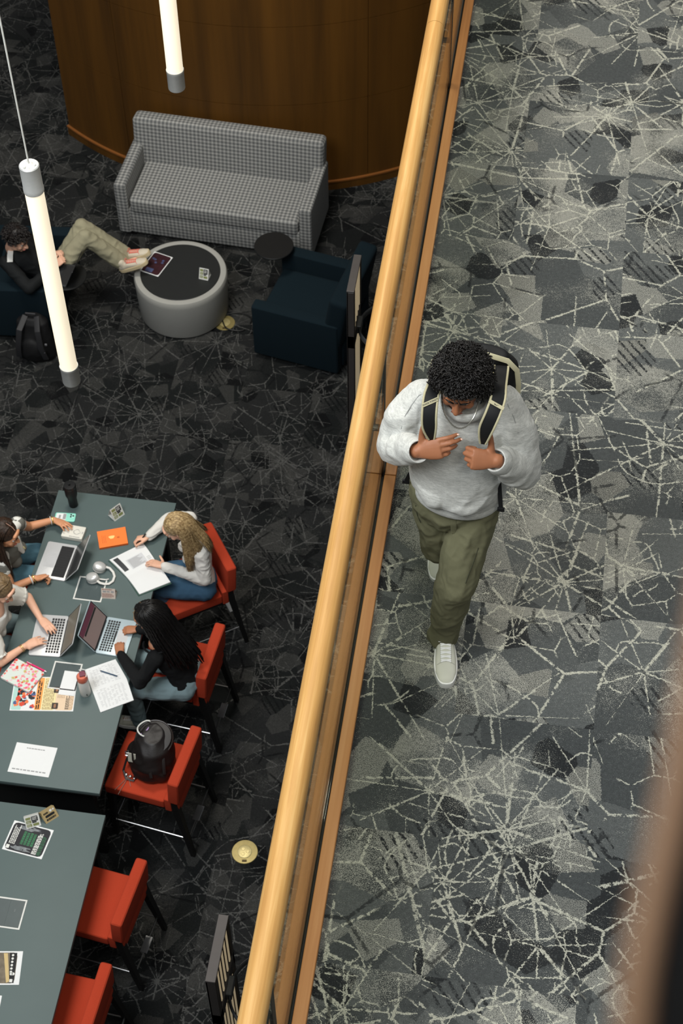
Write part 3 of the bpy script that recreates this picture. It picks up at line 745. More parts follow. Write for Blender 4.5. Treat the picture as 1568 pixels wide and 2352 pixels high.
# open textbook
def open_book(name, label, cat, q, z, bend, thick, pages_mat, group=None):
    """q: photo points spine_a, spine_b, then left-page outer a,b and right-page outer a,b"""
    sa, sb, la, lb, ra, rb = [pz(x, y, z) for x, y in q]; c = (sa+sb)/2; e = (sb-sa)
    t = thing(name, label, cat, (c.x, c.y, TZ), 0, group); out = []
    for nm, a, d in (('left_page', la, lb), ('right_page', ra, rb)):
        b = bmesh.new(); n = 12; g = []
        for i in range(n+1):
            k = i/n; h = thick + bend*math.sin(min(1, k*1.05)*pi)**.8 * (1-k*.3)
            p0 = sa.lerp(a, k)-V((c.x, c.y, 0)); p1 = sb.lerp(d, k)-V((c.x, c.y, 0)); g.append((p0, p1, h))
        top = [[b.verts.new((p.x, p.y, h)) for p in (p0, p1)] for p0, p1, h in g]; bot = [[b.verts.new((p.x, p.y, .001)) for p in (p0, p1)] for p0, p1, h in g]
        for i in range(n):
            b.faces.new((top[i][0], top[i][1], top[i+1][1], top[i+1][0])); b.faces.new((bot[i][0], bot[i+1][0], bot[i+1][1], bot[i][1]))
            for s in (0, 1): b.faces.new((top[i][s], top[i+1][s], bot[i+1][s], bot[i][s]))
        b.faces.new((top[-1][0], top[-1][1], bot[-1][1], bot[-1][0])); b.faces.new((top[0][0], top[0][1], bot[0][1], bot[0][0]))
        pg = obj(nm, b, pages_mat, t); out.append(pg)
        def surf(u, v, g=g):     # u across from spine, v along spine
            i = min(int(u*n), n-1); f = u*n-i; P = lambda r: r[0].lerp(r[1], v)
            p = P(g[i]).lerp(P(g[i+1]), f); h = g[i][2]*(1-f)+g[i+1][2]*f; return V((p.x, p.y, h+.0006))
        pg_s = surf; out.append(pg_s)
    return t, out
def page_marks(pg, surf, name, mat, cells, dz=0):
    b = bmesh.new()
    for u0, u1, v0, v1 in cells:
        n = max(1, int(abs(u1-u0)*12)+1); row = []
        for i in range(n+1):
            u = u0+(u1-u0)*i/n; row.append((b.verts.new(surf(u, v0)+V((0, 0, dz))), b.verts.new(surf(u, v1)+V((0, 0, dz)))))
        for A, D in zip(row, row[1:]): b.faces.new((A[0], A[1], D[1], D[0]))
    o = obj(name, b, mat, pg, smooth=None); o.data.transform(M.Identity(4)); return o
tb, (pL, sL, pR, sR) = open_book('open_textbook', 'large open textbook with white pages beside the blonde student', 'book', [(291, 1325), (357, 1288), (251, 1285), (328.6, 1247), (320, 1364), (391, 1336)], TZ+.015, .012, .012, PAPER)
page_marks(pL, sL, 'printed_margin', pm('charcoal_print', (58, 60, 62)), [(.2, .92, .06, .20)])
page_marks(pL, sL, 'printed_box', pm('light_grey_print', (200, 201, 203)), [(.14, .62, .30, .80)])
page_marks(pL, sL, 'printed_lettering', GREYINK, [(u, u+.016, .34, .34+rnd.uniform(.25, .42)) for u in [.17+.035*k for k in range(12)]] + [(u, u+.014, .84, .95) for u in [.2, .26, .32]], .0004)
b = bmesh.new(); sa, sb, la, lb, ra, rb = [pz(x, y, TZ) for x, y in [(291, 1328), (357, 1291), (248, 1289), (328, 1249), (318, 1370), (394, 1341)]]
o0 = V(tb.location); prism(b, [((p-o0).x, (p-o0).y) for p in (la, lb, sb, rb, ra, sa)], .0002, .0022); obj('book_cover', b, pm('dark_green_cover', (40, 70, 60)), tb)

# headphones
hc = pz(232, 1318, TZ)
hp = thing('headphones', 'silver over-ear headphones lying on the students\' table', 'headphones', (hc.x, hc.y, TZ))
SIL = plain('headphone_silver', (206, 206, 203), .3, .35, .5, .04); HW = plain('headphone_white', (214, 212, 206), .5)
def L_(x, y, z): p = pz(x, y, TZ+z); return V((p.x-hc.x, p.y-hc.y, z))
for cx, cy, tilt in ((228.5, 1302, 15), (212, 1326.5, -12)):
    b = bmesh.new(); c = L_(cx, cy, .036)
    lathe(b, [(0, -.028), (.03, -.028), (.04, -.02), (.042, .0), (.040, .016), (.03, .024), (0, .0265)], 40, tuple(c), M.Rotation(R(tilt), 3, 'Y') @ M.Diagonal((1.12, .92, 1)))
    k = obj('ear_cup', b, SIL, hp, smooth=60)
    b = bmesh.new(); lathe(b, [(.026, -.029), (.040, -.029), (.043, -.018), (.040, -.012), (.03, -.012)], 36, tuple(c), M.Rotation(R(tilt), 3, 'Y') @ M.Diagonal((1.1, .92, 1))); obj('ear_cushion', b, HW, k, smooth=60)
b = bmesh.new()
tube(b, [L_(x, y, z) for x, y, z in ((243, 1302, .03), (252, 1305, .022), (260, 1314, .015), (263, 1324, .012), (259, 1335, .012), (250, 1341, .012), (240, 1341.5, .014), (230, 1339, .02), (223, 1334, .03))], .0075, 10, flat=(1.3, .8)); obj('headband', b, HW, hp, smooth=60)
b = bmesh.new(); tube(b, [L_(x, y, z) for x, y, z in ((228, 1330, .016), (240, 1332, .010), (250, 1330, .010))], .004, 8); obj('inner_band', b, HW, hp)
for a_, c_ in (((236, 1300, .032), (246, 1303.5, .027)), ((214, 1330, .03), (226, 1337, .024))):
    b = bmesh.new(); tube(b, [L_(*a_), L_(*c_)], .0035, 8); obj('slider_arm', b, MAT_CHROME, hp)

# power hatches: white frame with two dark lids, flush in the tabletop
def hatch(label, quad, size=None):
    t, W, H = on('power_hatch', label, 'power hatch', quad, TZ, 'power hatches in the tabletops', size)
    b = bmesh.new(); f = .010
    for s in (-1, 1): box(b, (s*(W/2-f/2), 0, .0015), (f, H, .003), .0008, 1); box(b, (0, s*(H/2-f/2), .0015), (W-2*f, f, .003), .0008, 1)
    obj('frame', b, CARD, t)
    for s in (-1, 1): slab(t, 'lid', plain('hatch_lid', (66, 78, 79), .35), W/2-f-.001, H-2*f-.002, .0012, .0003, (s*(W/4-f/2), 0))
    b = bmesh.new(); prism(b, rrect(.006, .02, .002, 2, (W*.2, H*.1)), .0016, .0024); obj('thumb_tab', b, plain('tab_grey', (90, 100, 100), .4), t)
    return t
hatch('white framed power hatch beside the headphones', [(183, 1323), (247, 1331), (232, 1384), (167.5, 1376)])
hatch('white framed power hatch partly under the colourful leaflet', [(125.5, 1518), (189.5, 1526), (174, 1588), (109, 1581)])
hatch('white framed power hatch on the flyer table', [(-8, 2058), (64.5, 2068), (43.4, 2136), (-30, 2126)])

# floral notebook and pink pen
def floral():
    t = NT('floral_print'); v = t.co()
    q = t.vor(v, 48, 'F1', '3D'); s = t.n('ShaderNodeSeparateColor'); t.l(q.outputs['Color'], s.inputs[0])
    petal = t.math('MULTIPLY', t.step(t.math('ADD', q.outputs['Distance'], t.math('MULTIPLY', t.noise(v, 240, 1), .4)), .78, .66), t.step(t.noise(v, 16, 1), .42, .5))
    col = t.ramp(s.outputs[0], [(0, srgb(232, 92, 120)), (.3, srgb(236, 140, 160)), (.55, srgb(214, 84, 62)), (.8, srgb(188, 170, 96)), (1, srgb(150, 190, 196))], 'CONSTANT')
    return t.fin(t.mix(petal, srgb(206, 214, 206), col), .5, 0, .3)
t, W, H = on('floral_notebook', 'notebook with pink and red floral cover near the table corner', 'notebook', [(36.7, 1510), (100, 1545), (68.4, 1590), (1, 1557)], TZ+.018)
t.location.z = TZ
slab(t, 'pages', PAPER, W-.006, H-.006, .013, .002); slab(t, 'cover', floral(), W, H, .003, .015, r=.008); slab(t, 'cover', pm('notebook_back', (190, 190, 180)), W, H, .002, 0, r=.008)
b = bmesh.new()
for k in range(14): tube(b, [(W*(-.44+.88*k/13), H/2+.004*cos(a)-.002, .009+.009*sin(a)) for a in [2*pi*j/8 for j in range(8)]], .0008, 4, True)
obj('wire_binding', b, MAT_CHROME, t)
def pen(label, a, c, za, zb, mats, r=.005, nm='pen', tip=.012):
    A, B = pz(*a, za), pz(*c, zb); t = thing(nm, label, 'pen', tuple(A)); d = B-A
    b = bmesh.new(); tube(b, [V(), d*.3, d*.9], r, 12); obj('barrel', b, mats[0], t, smooth=60)
    b = bmesh.new(); tube(b, [d*.9, d*.97, d], [r, r*.55, r*.2], 12); obj('tip', b, mats[1], t, smooth=60)
    b = bmesh.new(); tube(b, [V((0, 0, r+.001))+d*.02, V((0, 0, r+.002))+d*.25], r*.28, 6); obj('clip', b, mats[1], t)
    return t
pen('hot pink pen lying against the floral notebook', (62, 1521), (107, 1543.5), TZ+.0075, TZ+.0075, [pm('hot_pink', (224, 52, 112), .4), pm('pen_white', (220, 214, 214))], .007)
# colourful leaflet
t, W, H = on('printed_leaflet', 'large orange and cream leaflet covered in print under the floral notebook', 'leaflet', [(35, 1554), (178, 1556), (168.4, 1634), (21.5, 1632)], TZ)
slab(t, 'sheet', PAPER, W, H, .0006)
for nm, x0, x1, mt in (('teal_band', -.485, -.33, (170, 206, 196)), ('orange_band', -.12, -.02, (236, 158, 84)), ('cream_panel', -.02, .20, (226, 212, 160)), ('pink_panel', .20, .485, (222, 196, 166))):
    b = bmesh.new(); rect(b, W*(x0+x1)/2, 0, W*(x1-x0), H*.95, .0007); obj(nm, b, pm('leaflet_'+nm, mt, .7), t)
b = bmesh.new()
for k in range(26):
    x, y = rnd.uniform(-.46, -.13)*W, rnd.uniform(-.45, .1)*H; w = rnd.uniform(.012, .03)
    prism(b, [(x+w*cos(a+k)*rnd.uniform(.6, 1), y+w*sin(a+k)*rnd.uniform(.5, 1)) for a in (0, 1.3, 2.6, 3.6, 5)], .0011+k*1e-5, .0013+k*1e-5, mi=k % 4)
obj('collage_print', b, [pm('collage_red', (206, 74, 52)), pm('collage_blue', (70, 92, 136)), pm('collage_dark', (44, 42, 48)), pm('collage_orange', (228, 120, 70))], t)
b = bmesh.new()
for k in range(3):
    prism(b, rrect(.014, .03, .002, 2, (-W*.40+k*.0, -H*.02+H*.16*k)), .0012, .0014)
    prism(b, rrect(.03, .008, .002, 2, (-W*.37, -H*.02+H*.16*k)), .0012, .0014)
bars(b, -W*.105, -W*.04, -H*.45, H*.45, 2, .6, .0012, True); bars(b, W*.36, W*.42, -H*.45, -H*.02, 3, .6, .0012, True); obj('headline_lettering', b, INK, t)
b = bmesh.new(); bars(b, 0, W*.17, -H*.46, H*.46, 7, .4, .0012, True); bars(b, W*.22, W*.34, -H*.12, H*.44, 5, .3, .0012, True); bars(b, W*.42, W*.48, -H*.46, H*.3, 3, .3, .0012, True); obj('body_lettering', b, pm('brown_ink', (140, 112, 80)), t)
b = bmesh.new(); rect(b, W*.20, -H*.35, W*.10, H*.18, .0014); rect(b, W*.20, H*.12, W*.10, H*.18, .0014); obj('portrait_photo', b, pm('dark_photo', (62, 52, 46)), t)
b = bmesh.new(); prism(b, rrect(W*.035, H*.11, .005, 4, (W*.20, -H*.35)), .0018, .002); prism(b, rrect(W*.035, H*.1, .005, 4, (W*.20, H*.12)), .0018, .002); obj('portrait_face', b, pm('photo_skin', (150, 110, 84)), t)
# blank card
t, W, H = on('paper_slip', 'blank white paper slip lying beside the white bottle', 'paper', [(149, 1541), (182, 1543.5), (173, 1600), (133, 1594)], TZ+.0022)
slab(t, 'sheet', PAPER, W, H, .0008)
# bottle
bc = pz(197, 1592, TZ); bo = thing('water_bottle', 'white water bottle with coral lid standing by the open notebook', 'bottle', (bc.x, bc.y, TZ), R(20))
b = bmesh.new(); lathe(b, [(0, 0), (.034, 0), (.0365, .004), (.0365, .165), (.035, .175), (0, .175)], 40); obj('body', b, plain('bottle_white', (228, 226, 220), .45), bo, smooth=50)
b = bmesh.new(); lathe(b, [(.036, .172), (.0375, .176), (.0365, .212), (.030, .222), (0, .224)], 40); ld = obj('lid', b, plain('coral_lid', (202, 104, 80), .5), bo, smooth=50)
b = bmesh.new(); box(b, (.006, .01, .2275), (.040, .046, .010), .004, 3, M.Rotation(R(-8), 3, 'X')); obj('flip_cap', b, plain('plum_cap', (122, 70, 82), .45), ld)
b = bmesh.new(); tube(b, [(.028, -.018, .222), (.034, 0, .232), (.030, .026, .240), (.01, .036, .242), (-.012, .034, .240)], .0035, 8); obj('carry_loop', b, CARD, ld)
b = bmesh.new(); box(b, (.008, -.0362, .03), (.006, .001, .02), 0); obj('bottle_logo', b, INK, bo)
# open notebook with handwriting
nb, (pL, sL, pR, sR) = open_book('open_notebook', 'open notebook with handwritten pages beside the white bottle', 'notebook', [(211.5, 1585), (291, 1559), (195, 1538), (265, 1514), (230.6, 1636), (307, 1608)], TZ+.006, .004, .006, PAPER)
for pg, s_ in ((pL, sL), (pR, sR)):
    page_marks(pg, s_, 'handwriting', pm('pencil_ink', (168, 168, 170)), [(u, u+.012, v, v+rnd.uniform(.03, .09)) for u in [.1+.055*k for k in range(15)] for v in [.1+.1*j for j in range(8)] if rnd.random() < .8], .0004)
pen('dark blue pen lying on the open notebook', (269, 1553), (229, 1540), TZ+.0155, TZ+.0165, [pm('pen_blue', (44, 72, 98), .4), pm('pen_navy', (30, 44, 64), .4)], .0045)
# white notice
t, W, H = on('notice_sheet', 'plain white notice sheet alone on the near end of the table', 'notice', [(38, 1705), (133, 1718), (110.5, 1786), (18, 1772)], TZ)
slab(t, 'sheet', PAPER, W, H, .0008)
b = bmesh.new(); bars(b, -W*.22, W*.24, H*.34, H*.38, 1, .8, .0009, ragged=.05); bars(b, -W*.42, W*.42, -H*.40, -H*.35, 1, .8, .0009, ragged=.03); obj('printed_lettering', b, GREYINK, t)

# flyers on the second table
t, W, H = on('event_flyer', 'black flyer with green lettering block and white border', 'flyer', [(33, 1884), (123, 1907), (96, 1974), (4.7, 1950)], TZ)
slab(t, 'sheet', PAPER, W, H, .0006)
b = bmesh.new(); rect(b, 0, 0, W*.93, H*.92, .0007); obj('dark_picture', b, plain('flyer_dark', (38, 38, 42), .6, 0, .3, .5, 14), t)
b = bmesh.new()
for k in range(9): prism(b, [(-.01+rnd.uniform(-.06, .05)+.03*cos(a), s_*H*.34+.016*sin(a)) for a in [2*pi*j/10 for j in range(10)] for s_ in ((-1, 1)[k % 2],)], .00105+k*2e-5, .00107+k*2e-5)
obj('pale_smoke', b, plain('flyer_smoke', (120, 124, 126), .6, 0, .3, .7, 30), t)
b = bmesh.new(); bars(b, -W*.16, W*.18, -H*.2, H*.24, 4, .75, .0014, True, .05); bars(b, W*.33, W*.42, -H*.42, H*.4, 3, .5, .0014, True); obj('green_lettering', b, pm('flyer_green', (52, 110, 74)), t)
b = bmesh.new(); bars(b, W*.2, W*.32, -H*.42, H*.36, 4, .7, .0014, True); obj('white_lettering', b, CARD, t)
b = bmesh.new(); bars(b, -W*.42, -W*.26, -H*.25, H*.4, 4, .55, .0014, True); rect(b, -W*.4, -H*.36, W*.08, H*.12, .0014); obj('white_small_print', b, CARD, t)
t, W, H = on('photo_flyer', 'white bordered flyer with photo collage cut off by the left edge', 'flyer', [(-60, 2185), (53.5, 2185), (43, 2262), (-74, 2262)], TZ)
slab(t, 'sheet', PAPER, W, H, .0006)
b = bmesh.new(); rect(b, -W*.03, 0, W*.86, H*.92, .0007); obj('photo_collage', b, plain('collage_photo', (110, 100, 84), .6, 0, .3, .8, 22), t)
b = bmesh.new(); prism(b, [(W*.12, H*.44), (W*.2, H*.44), (W*.3, -H*.4), (W*.24, -H*.44)], .0012, .0014); obj('tan_band', b, pm('tan_print', (196, 172, 120)), t)
b = bmesh.new(); prism(b, [(W*.24, H*.45), (W*.39, H*.45), (W*.39, -H*.45), (W*.3, -H*.45)], .0012, .0014); obj('dark_band', b, INK, t)
b = bmesh.new()
for k in range(6): lathe(b, [(0, .0018), (.0075, .0018), (.0075, .0014), (0, .0014)], 14, (W*.31, H*(.38-.1*k), 0))
for k in range(2): lathe(b, [(0, .0018), (.009, .0018), (.009, .0014), (0, .0014)], 14, (W*.32+.012*k, -H*.18, 0))
prism(b, rrect(.018, .02, .002, 2, (W*.33, -H*.38)), .0014, .0016); obj('round_icons', b, CARD, t)
t, W, H = on('blank_sheet', 'corner of a white sheet at the lower left edge of the photo', 'paper', [(-110, 2280), (2.5, 2287), (-8, 2362), (-125, 2355)], TZ)
slab(t, 'sheet', PAPER, W, H, .0006)
# magazine on the ottoman
OZ = FZ+.45
t, W, H = on('magazine', 'dark red magazine lying on the ottoman under the propped shoes', 'magazine', [(353.6, 577.5), (397.5, 592), (362.5, 636), (322, 622)], OZ)
slab(t, 'sheet', PAPER, W, H, .003)
b = bmesh.new(); rect(b, 0, 0, W*.92, H*.94, .0031); obj('cover_picture', b, plain('maroon_photo', (52, 26, 32), .4, 0, .4, .7, 25), t)
b = bmesh.new()
for k in range(5): lathe(b, [(0, .0042), (.012, .0042), (.012, .0036), (0, .0036)], 12, (rnd.uniform(-.07, .07), rnd.uniform(-.1, .06), 0))
rect(b, -.02, -.09, .07, .05, .0036); obj('cover_figures', b, plain('navy_photo', (70, 76, 108), .4, 0, .4, .4, 40), t)
# dark laptop on the left lounge tablet
A = pz(152, 640, FZ+.692)
t = thing('laptop', 'dark open laptop balanced on the round tablet of the left armchair', 'laptop', (A.x-.03, A.y+.03, FZ+.692), R(-4))
b = bmesh.new(); prism(b, rrect(.13, .27, .01, 4), .0, .014, .002); obj('base', b, plain('dark_laptop', (58, 60, 62), .4, .3), t)
b = bmesh.new(); prism(b, rrect(.075, .23, .004, 3, (.02, 0)), .0141, .015); obj('keyboard', b, INK, t)
b = bmesh.new(); prism(b, rrect(.2, .27, .01, 4, (.1, 0)), -.003, .003, .0015, M.Translation((.066, 0, .012)) @ M.Rotation(R(-66), 4, 'Y')); obj('lid', b, plain('dark_laptop_lid', (26, 26, 28), .4), t)

# black leather backpack on the third stool
LEA = plain('black_leather', (24, 20, 19), .48, 0, .4, .15, 30, .25, 90)
bg = thing('leather_backpack', 'black leather drawstring backpack sitting on a red stool', 'backpack', (-2.185, 5.50, SZ), R(-8))
W0 = lambda x, y, z: V((-2.185, 5.50, SZ)) + V((x, y, z))
bl = Blob(); bl.loft([(W0(.0, -.03, .0), V((.13, 0, 0)), V((0, .14, 0))), (W0(0, -.03, .06), V((.155, 0, 0)), V((0, .165, 0))), (W0(.005, -.01, .16), V((.15, 0, 0)), V((0, .16, 0))), (W0(.01, .02, .25), V((.125, 0, 0)), V((0, .135, 0))), (W0(.01, .04, .31), V((.07, 0, 0)), V((0, .08, 0)))], 28)
bl.ell(W0(.05, -.13, .07), (.08, .05, .07)); bl.ell(W0(-.13, .0, .09), (.05, .09, .08))
bl.build('body', LEA, bg, .008, 6, fold(8, .009, seed=3))
def tilt_ring(cx, cy, cz, rx, ry, n=40): return [W0(cx+rx*cos(a), cy+ry*sin(a), cz+.03*sin(a)) for a in [2*pi*k/n for k in range(n)]]
b = bmesh.new(); tube(b, tilt_ring(.015, .03, .262, .125, .125), .006, 8, True); obj('flap_piping', b, plain('leather_piping', (40, 33, 30), .35), bg, True)
b = bmesh.new(); prism(b, [(.115*cos(a), .115*sin(a)) for a in [2*pi*k/30 for k in range(30)]], .0, .012, .004, M.Translation((.015, .033, .272)) @ M.Rotation(R(14), 4, 'X')); obj('top_flap', b, LEA, bg)
b = bmesh.new(); tube(b, [W0(-.05+.05*cos(a), .07+.06*sin(a), .315+.012*sin(2*a)) for a in [R(60+k*12) for k in range(19)]], .005, 8); obj('white_lining', b, CARD, bg, True)
b = bmesh.new(); tube(b, [W0(-.02, .105, .308), W0(-.035, .06, .312), W0(-.075, .02, .305)], .006, 6, flat=(1, .4)); obj('lilac_zip', b, pm('lilac', (170, 140, 190)), bg, True)
b = bmesh.new()
ribbon(b, [W0(-.13, -.02, .18), W0(-.17, -.06, .10), W0(-.19, -.11, .03), W0(-.16, -.16, .012), W0(-.11, -.17, .012), W0(-.10, -.12, .03)], .016, .004, V((0, 0, 1))); obj('carry_strap', b, LEA, bg, True)
b = bmesh.new(); ribbon(b, [W0(.06, .0, .268), W0(.10, -.09, .22), W0(.11, -.15, .12)], .022, .004, V((.3, -.8, .6))); ribbon(b, [W0(-.03, -.02, .268), W0(.0, -.13, .21), W0(.03, -.19, .12)], .022, .004, V((0, -.8, .6))); obj('flap_strap', b, LEA, bg, True)
b = bmesh.new(); box(b, tuple(W0(-.115, -.10, .20)), (.055, .004, .075), .001, 1, M.Rotation(R(-20), 3, 'X') @ M.Rotation(R(-6), 3, 'Z')); tg = obj('luggage_tag', b, plain('tag_grey', (176, 174, 160), .5), bg, True)
b = bmesh.new(); ribbon(b, [W0(-.11, -.085, .25), W0(-.105, -.115, .20), W0(-.098, -.12, .165)], .012, .003, V((0, -1, .3))); obj('tag_strap', b, LEA, tg, True)
b = bmesh.new()
for k in range(6): tube(b, [W0(-.155+.012*cos(a)+rnd.uniform(-.01, .01), -.06+.01*sin(a)+rnd.uniform(-.01, .01), .20-.012*k+.008*sin(a)) for a in [2*pi*j/10 for j in range(10)]], .0022, 5, True)
obj('key_rings', b, MAT_CHROME, bg, True)
b = bmesh.new()
for k in range(3): lathe(b, [(0, .0), (.009, .004), (.009, .012), (0, .016)], 12, tuple(W0(-.165+.03*k, -.135-.01*k, .018)))
obj('strap_clasp', b, MAT_CHROME, bg, True)
b = bmesh.new()
for dx, dy in ((-.07, -.11), (-.04, -.14), (.03, -.07)): tube(b, [W0(-.15, -.14, .02), W0(-.15+dx*.4, -.14+dy*.4, .006), W0(-.15+dx, -.14+dy, .004)], .0016, 5)
obj('cord_tassel', b, pm('cord_grey', (130, 118, 108)), bg, True)

# dark backpack on the floor against the left armchair
MAT_NYLON = plain('black_nylon', (17, 17, 18), .6, 0, .3, .2, 40)
q = pz(88, 815, FZ); fb = thing('floor_backpack', 'black backpack standing on the carpet against the left armchair', 'backpack', (q.x, q.y, FZ), R(6))
W1 = lambda x, y, z: V((q.x, q.y, FZ)) + V((x, y, z))
bl = Blob(); bl.loft([(W1(0, 0, 0), V((.15, 0, 0)), V((0, .09, 0))), (W1(0, 0, .05), V((.17, 0, 0)), V((0, .11, 0))), (W1(0, .01, .25), V((.16, 0, 0)), V((0, .10, 0))), (W1(0, .03, .40), V((.135, 0, 0)), V((0, .075, 0))), (W1(0, .04, .45), V((.08, 0, 0)), V((0, .05, 0)))], 28)
bl.ell(W1(0, -.08, .14), (.12, .06, .13)); bl.build('body', MAT_NYLON, fb, .01, 5, fold(7, .008, seed=5))
b = bmesh.new()
for s in (-1, 1): ribbon(b, [W1(s*.05, .02, .46), W1(s*.08, -.10, .40), W1(s*.10, -.15, .25), W1(s*.12, -.13, .1)], .05, .008, V((0, -1, .3)))
obj('shoulder_strap', b, plain('strap_nylon', (34, 34, 36), .6), fb, True)
b = bmesh.new(); tube(b, [W1(-.05, .03, .45), W1(-.04, .02, .49), W1(.04, .02, .49), W1(.05, .03, .45)], .009, 8); obj('grab_handle', b, plain('handle_nylon', (46, 46, 48), .4), fb, True)
b = bmesh.new(); box(b, tuple(W1(.11, -.145, .2)), (.04, .01, .015), .003); box(b, tuple(W1(.14, -.12, .27)), (.02, .01, .02), .003); obj('strap_buckle', b, plain('buckle_grey', (110, 110, 112), .4), fb, True)
# ------------------------------------------------------------------ people
def skin(name, rgb):
    t = NT(name); v = t.co(); c = srgb(*rgb); n = t.noise(v, 30, 3)
    q = t.vm('SCALE', c[:3], sc=t.math('MULTIPLY_ADD', n, .16, .92)); t.bump(t.noise(v, 400, 2), .12, .001)
    return t.fin(q, .5, 0, .35, Subsurface_Weight=.08, Subsurface_Radius=(.02, .008, .004))
SK_MAN = skin('brown_skin', (150, 98, 68)); SK_TAN = skin('tan_skin', (206, 146, 108)); SK_FAIR = skin('fair_skin', (224, 174, 146)); SK_DEEP = skin('warm_brown_skin', (172, 116, 84))
def hairm(name, a, c):
    t = NT(name); v = t.co(); n = t.noise(v, 70, 3, .6)
    return t.fin(t.ramp(n, [(.35, srgb(*a)), (.68, srgb(*c))]), .45, 0, .3)
H_BLACK = hairm('black_curls', (13, 12, 11), (26, 23, 21)); H_BRAID = hairm('black_braids', (10, 9, 9), (19, 17, 16)); H_BLOND = hairm('blond_hair', (120, 94, 60), (198, 172, 126))
H_BROWN = hairm('dark_brown_hair', (34, 25, 19), (66, 48, 36)); H_LIGHTBROWN = hairm('light_brown_hair', (92, 74, 52), (142, 118, 86)); H_DARK = hairm('near_black_hair', (18, 15, 14), (34, 28, 25))
EYE_W = pm('eye_white', (212, 206, 200), .3); IRIS = pm('dark_iris', (40, 28, 22), .3)

def hand(bl, w, f, n, thumb_side, curls, thumb, s=1.0, spread=5):
    """palm + four fingers + thumb. w wrist, f wrist->knuckles, n back of the hand, thumb_side +1/-1, curls per finger in degrees, thumb = direction of the thumb"""
    w = V(w); f = V(f).normalized(); n = V(n); n = (n - f*n.dot(f)).normalized(); t = f.cross(n).normalized()*thumb_side; k = s
    bl.loft([(w-f*.02*k, t*.024*k, n*.018*k), (w+f*.01*k, t*.028*k, n*.0185*k), (w+f*.045*k, t*.038*k, n*.0165*k), (w+f*.075*k, t*.0415*k, n*.0135*k), (w+f*.092*k, t*.039*k, n*.011*k)], 18)
    bl.ell(w+f*.035*k+t*.022*k-n*.008*k, (.016*k, .028*k, .015*k), tuple(f), tuple(n))
    tips = []
    for i, (off, L, r) in enumerate(((.0295, .072, .0092), (.0100, .080, .0095), (-.0100, .075, .0090), (-.0290, .060, .0080))):
        sp = R(spread)*(1.4, .45, -.45, -1.4)[i]; d0 = (f*cos(sp) + t*sin(sp)).normalized()
        p = w + f*(.086, .091, .087, .080)[i]*k + t*off*k - n*.001*k; a = 0; c3 = curls[i]
        rad = r*k
        for seg, (q, cu) in enumerate(zip((.45, .31, .26), c3)):
            a += R(cu); d = d0*cos(a) - n*sin(a); e = p + d*(L*q*k); bl.cap(p, rad*(1.0-.07*seg), e, rad*(.93-.07*seg), seg=12); p = e
        tips.append(p)
    th = V(thumb).normalized(); p = w + f*.022*k + t*.026*k - n*.006*k
    q1 = p + (th*.75+t*.5).normalized()*.040*k; q2 = q1 + th*.034*k; q3 = q2 + (th - n*.12).normalized()*.024*k
    bl.cap(p, .0155*k, q1, .0115*k, seg=12); bl.cap(q1, .0112*k, q2, .0102*k, seg=12); bl.cap(q2, .0100*k, q3, .0078*k, seg=12)
    tips.append(q3); return tips
def head(bl, c, f, u, s=1.0, neck=None, nr=.052):
    c = V(c); f = V(f).normalized(); u = V(u); u = (u-f*u.dot(f)).normalized(); d = f.cross(u)
    P = lambda x, y, z: c + (d*x + f*y + u*z)*s
    E = lambda p, r: bl.ell(p, tuple(q*s for q in r), tuple(f), tuple(u))
    E(P(0, -.012, .028), (.074, .094, .086)); E(P(0, .03, -.01), (.066, .062, .082)); E(P(0, .036, -.062), (.050, .048, .050)); E(P(0, .066, -.094), (.022, .020, .018))
    E(P(0, .082, .034), (.050, .014, .016)); E(P(0, .077, .058), (.048, .016, .022))
    bl.cap(P(0, .092, .018), .0075*s, P(0, .112, -.022), .0125*s, 12); 
    for x in (-1, 1):
        E(P(x*.011, .100, -.026), (.009, .011, .008)); E(P(x*.040, .066, -.022), (.022, .020, .022)); E(P(x*.077, -.006, -.008), (.010, .018, .031)); E(P(x*.044, .020, -.062), (.018, .035, .028))
    E(P(0, .086, -.056), (.022, .014, .008)); E(P(0, .082, -.068), (.020, .014, .008))
    if neck is not None: bl.cap(P(0, -.022, -.045), nr*s, V(neck), nr*1.1*s, 18)
    return P, (d, f, u)
def face_parts(root, P, ax, s, brow_mat, lip_rgb, closed=False):
    d, f, u = ax
    for x in (-1, 1):
        b = bmesh.new(); q = bmesh.new(); bmesh.ops.create_uvsphere(q, u_segments=12, v_segments=8, radius=.0125*s); merge(b, q, M.Translation(P(x*.031, .0735, .012)))
        e = obj('eye', b, EYE_W, root, True, 180)
        b = bmesh.new(); q = bmesh.new(); bmesh.ops.create_uvsphere(q, u_segments=10, v_segments=8, radius=.0068*s); merge(b, q, M.Translation(P(x*.031, .0805, .009))); obj('iris', b, IRIS, e, True, 180)
        b = bmesh.new(); tube(b, [P(x*.012, .0965, .034), P(x*.030, .094, .041), P(x*.050, .080, .034)], [.0035*s, .0042*s, .0018*s], 8); obj('eyebrow', b, brow_mat, root, True, 180)
    b = bmesh.new(); tube(b, [P(-.022, .0945, -.060), P(-.008, .1015, -.057), P(.008, .1015, -.057), P(.022, .0945, -.060)], [.002*s, .0045*s, .0045*s, .002*s], 8); tube(b, [P(-.019, .0930, -.065), P(0, .0985, -.068), P(.019, .0930, -.065)], [.002*s, .0052*s, .002*s], 8)
    obj('lips', b, pm('lips_%d' % lip_rgb[0], lip_rgb, .4), root, True, 180)
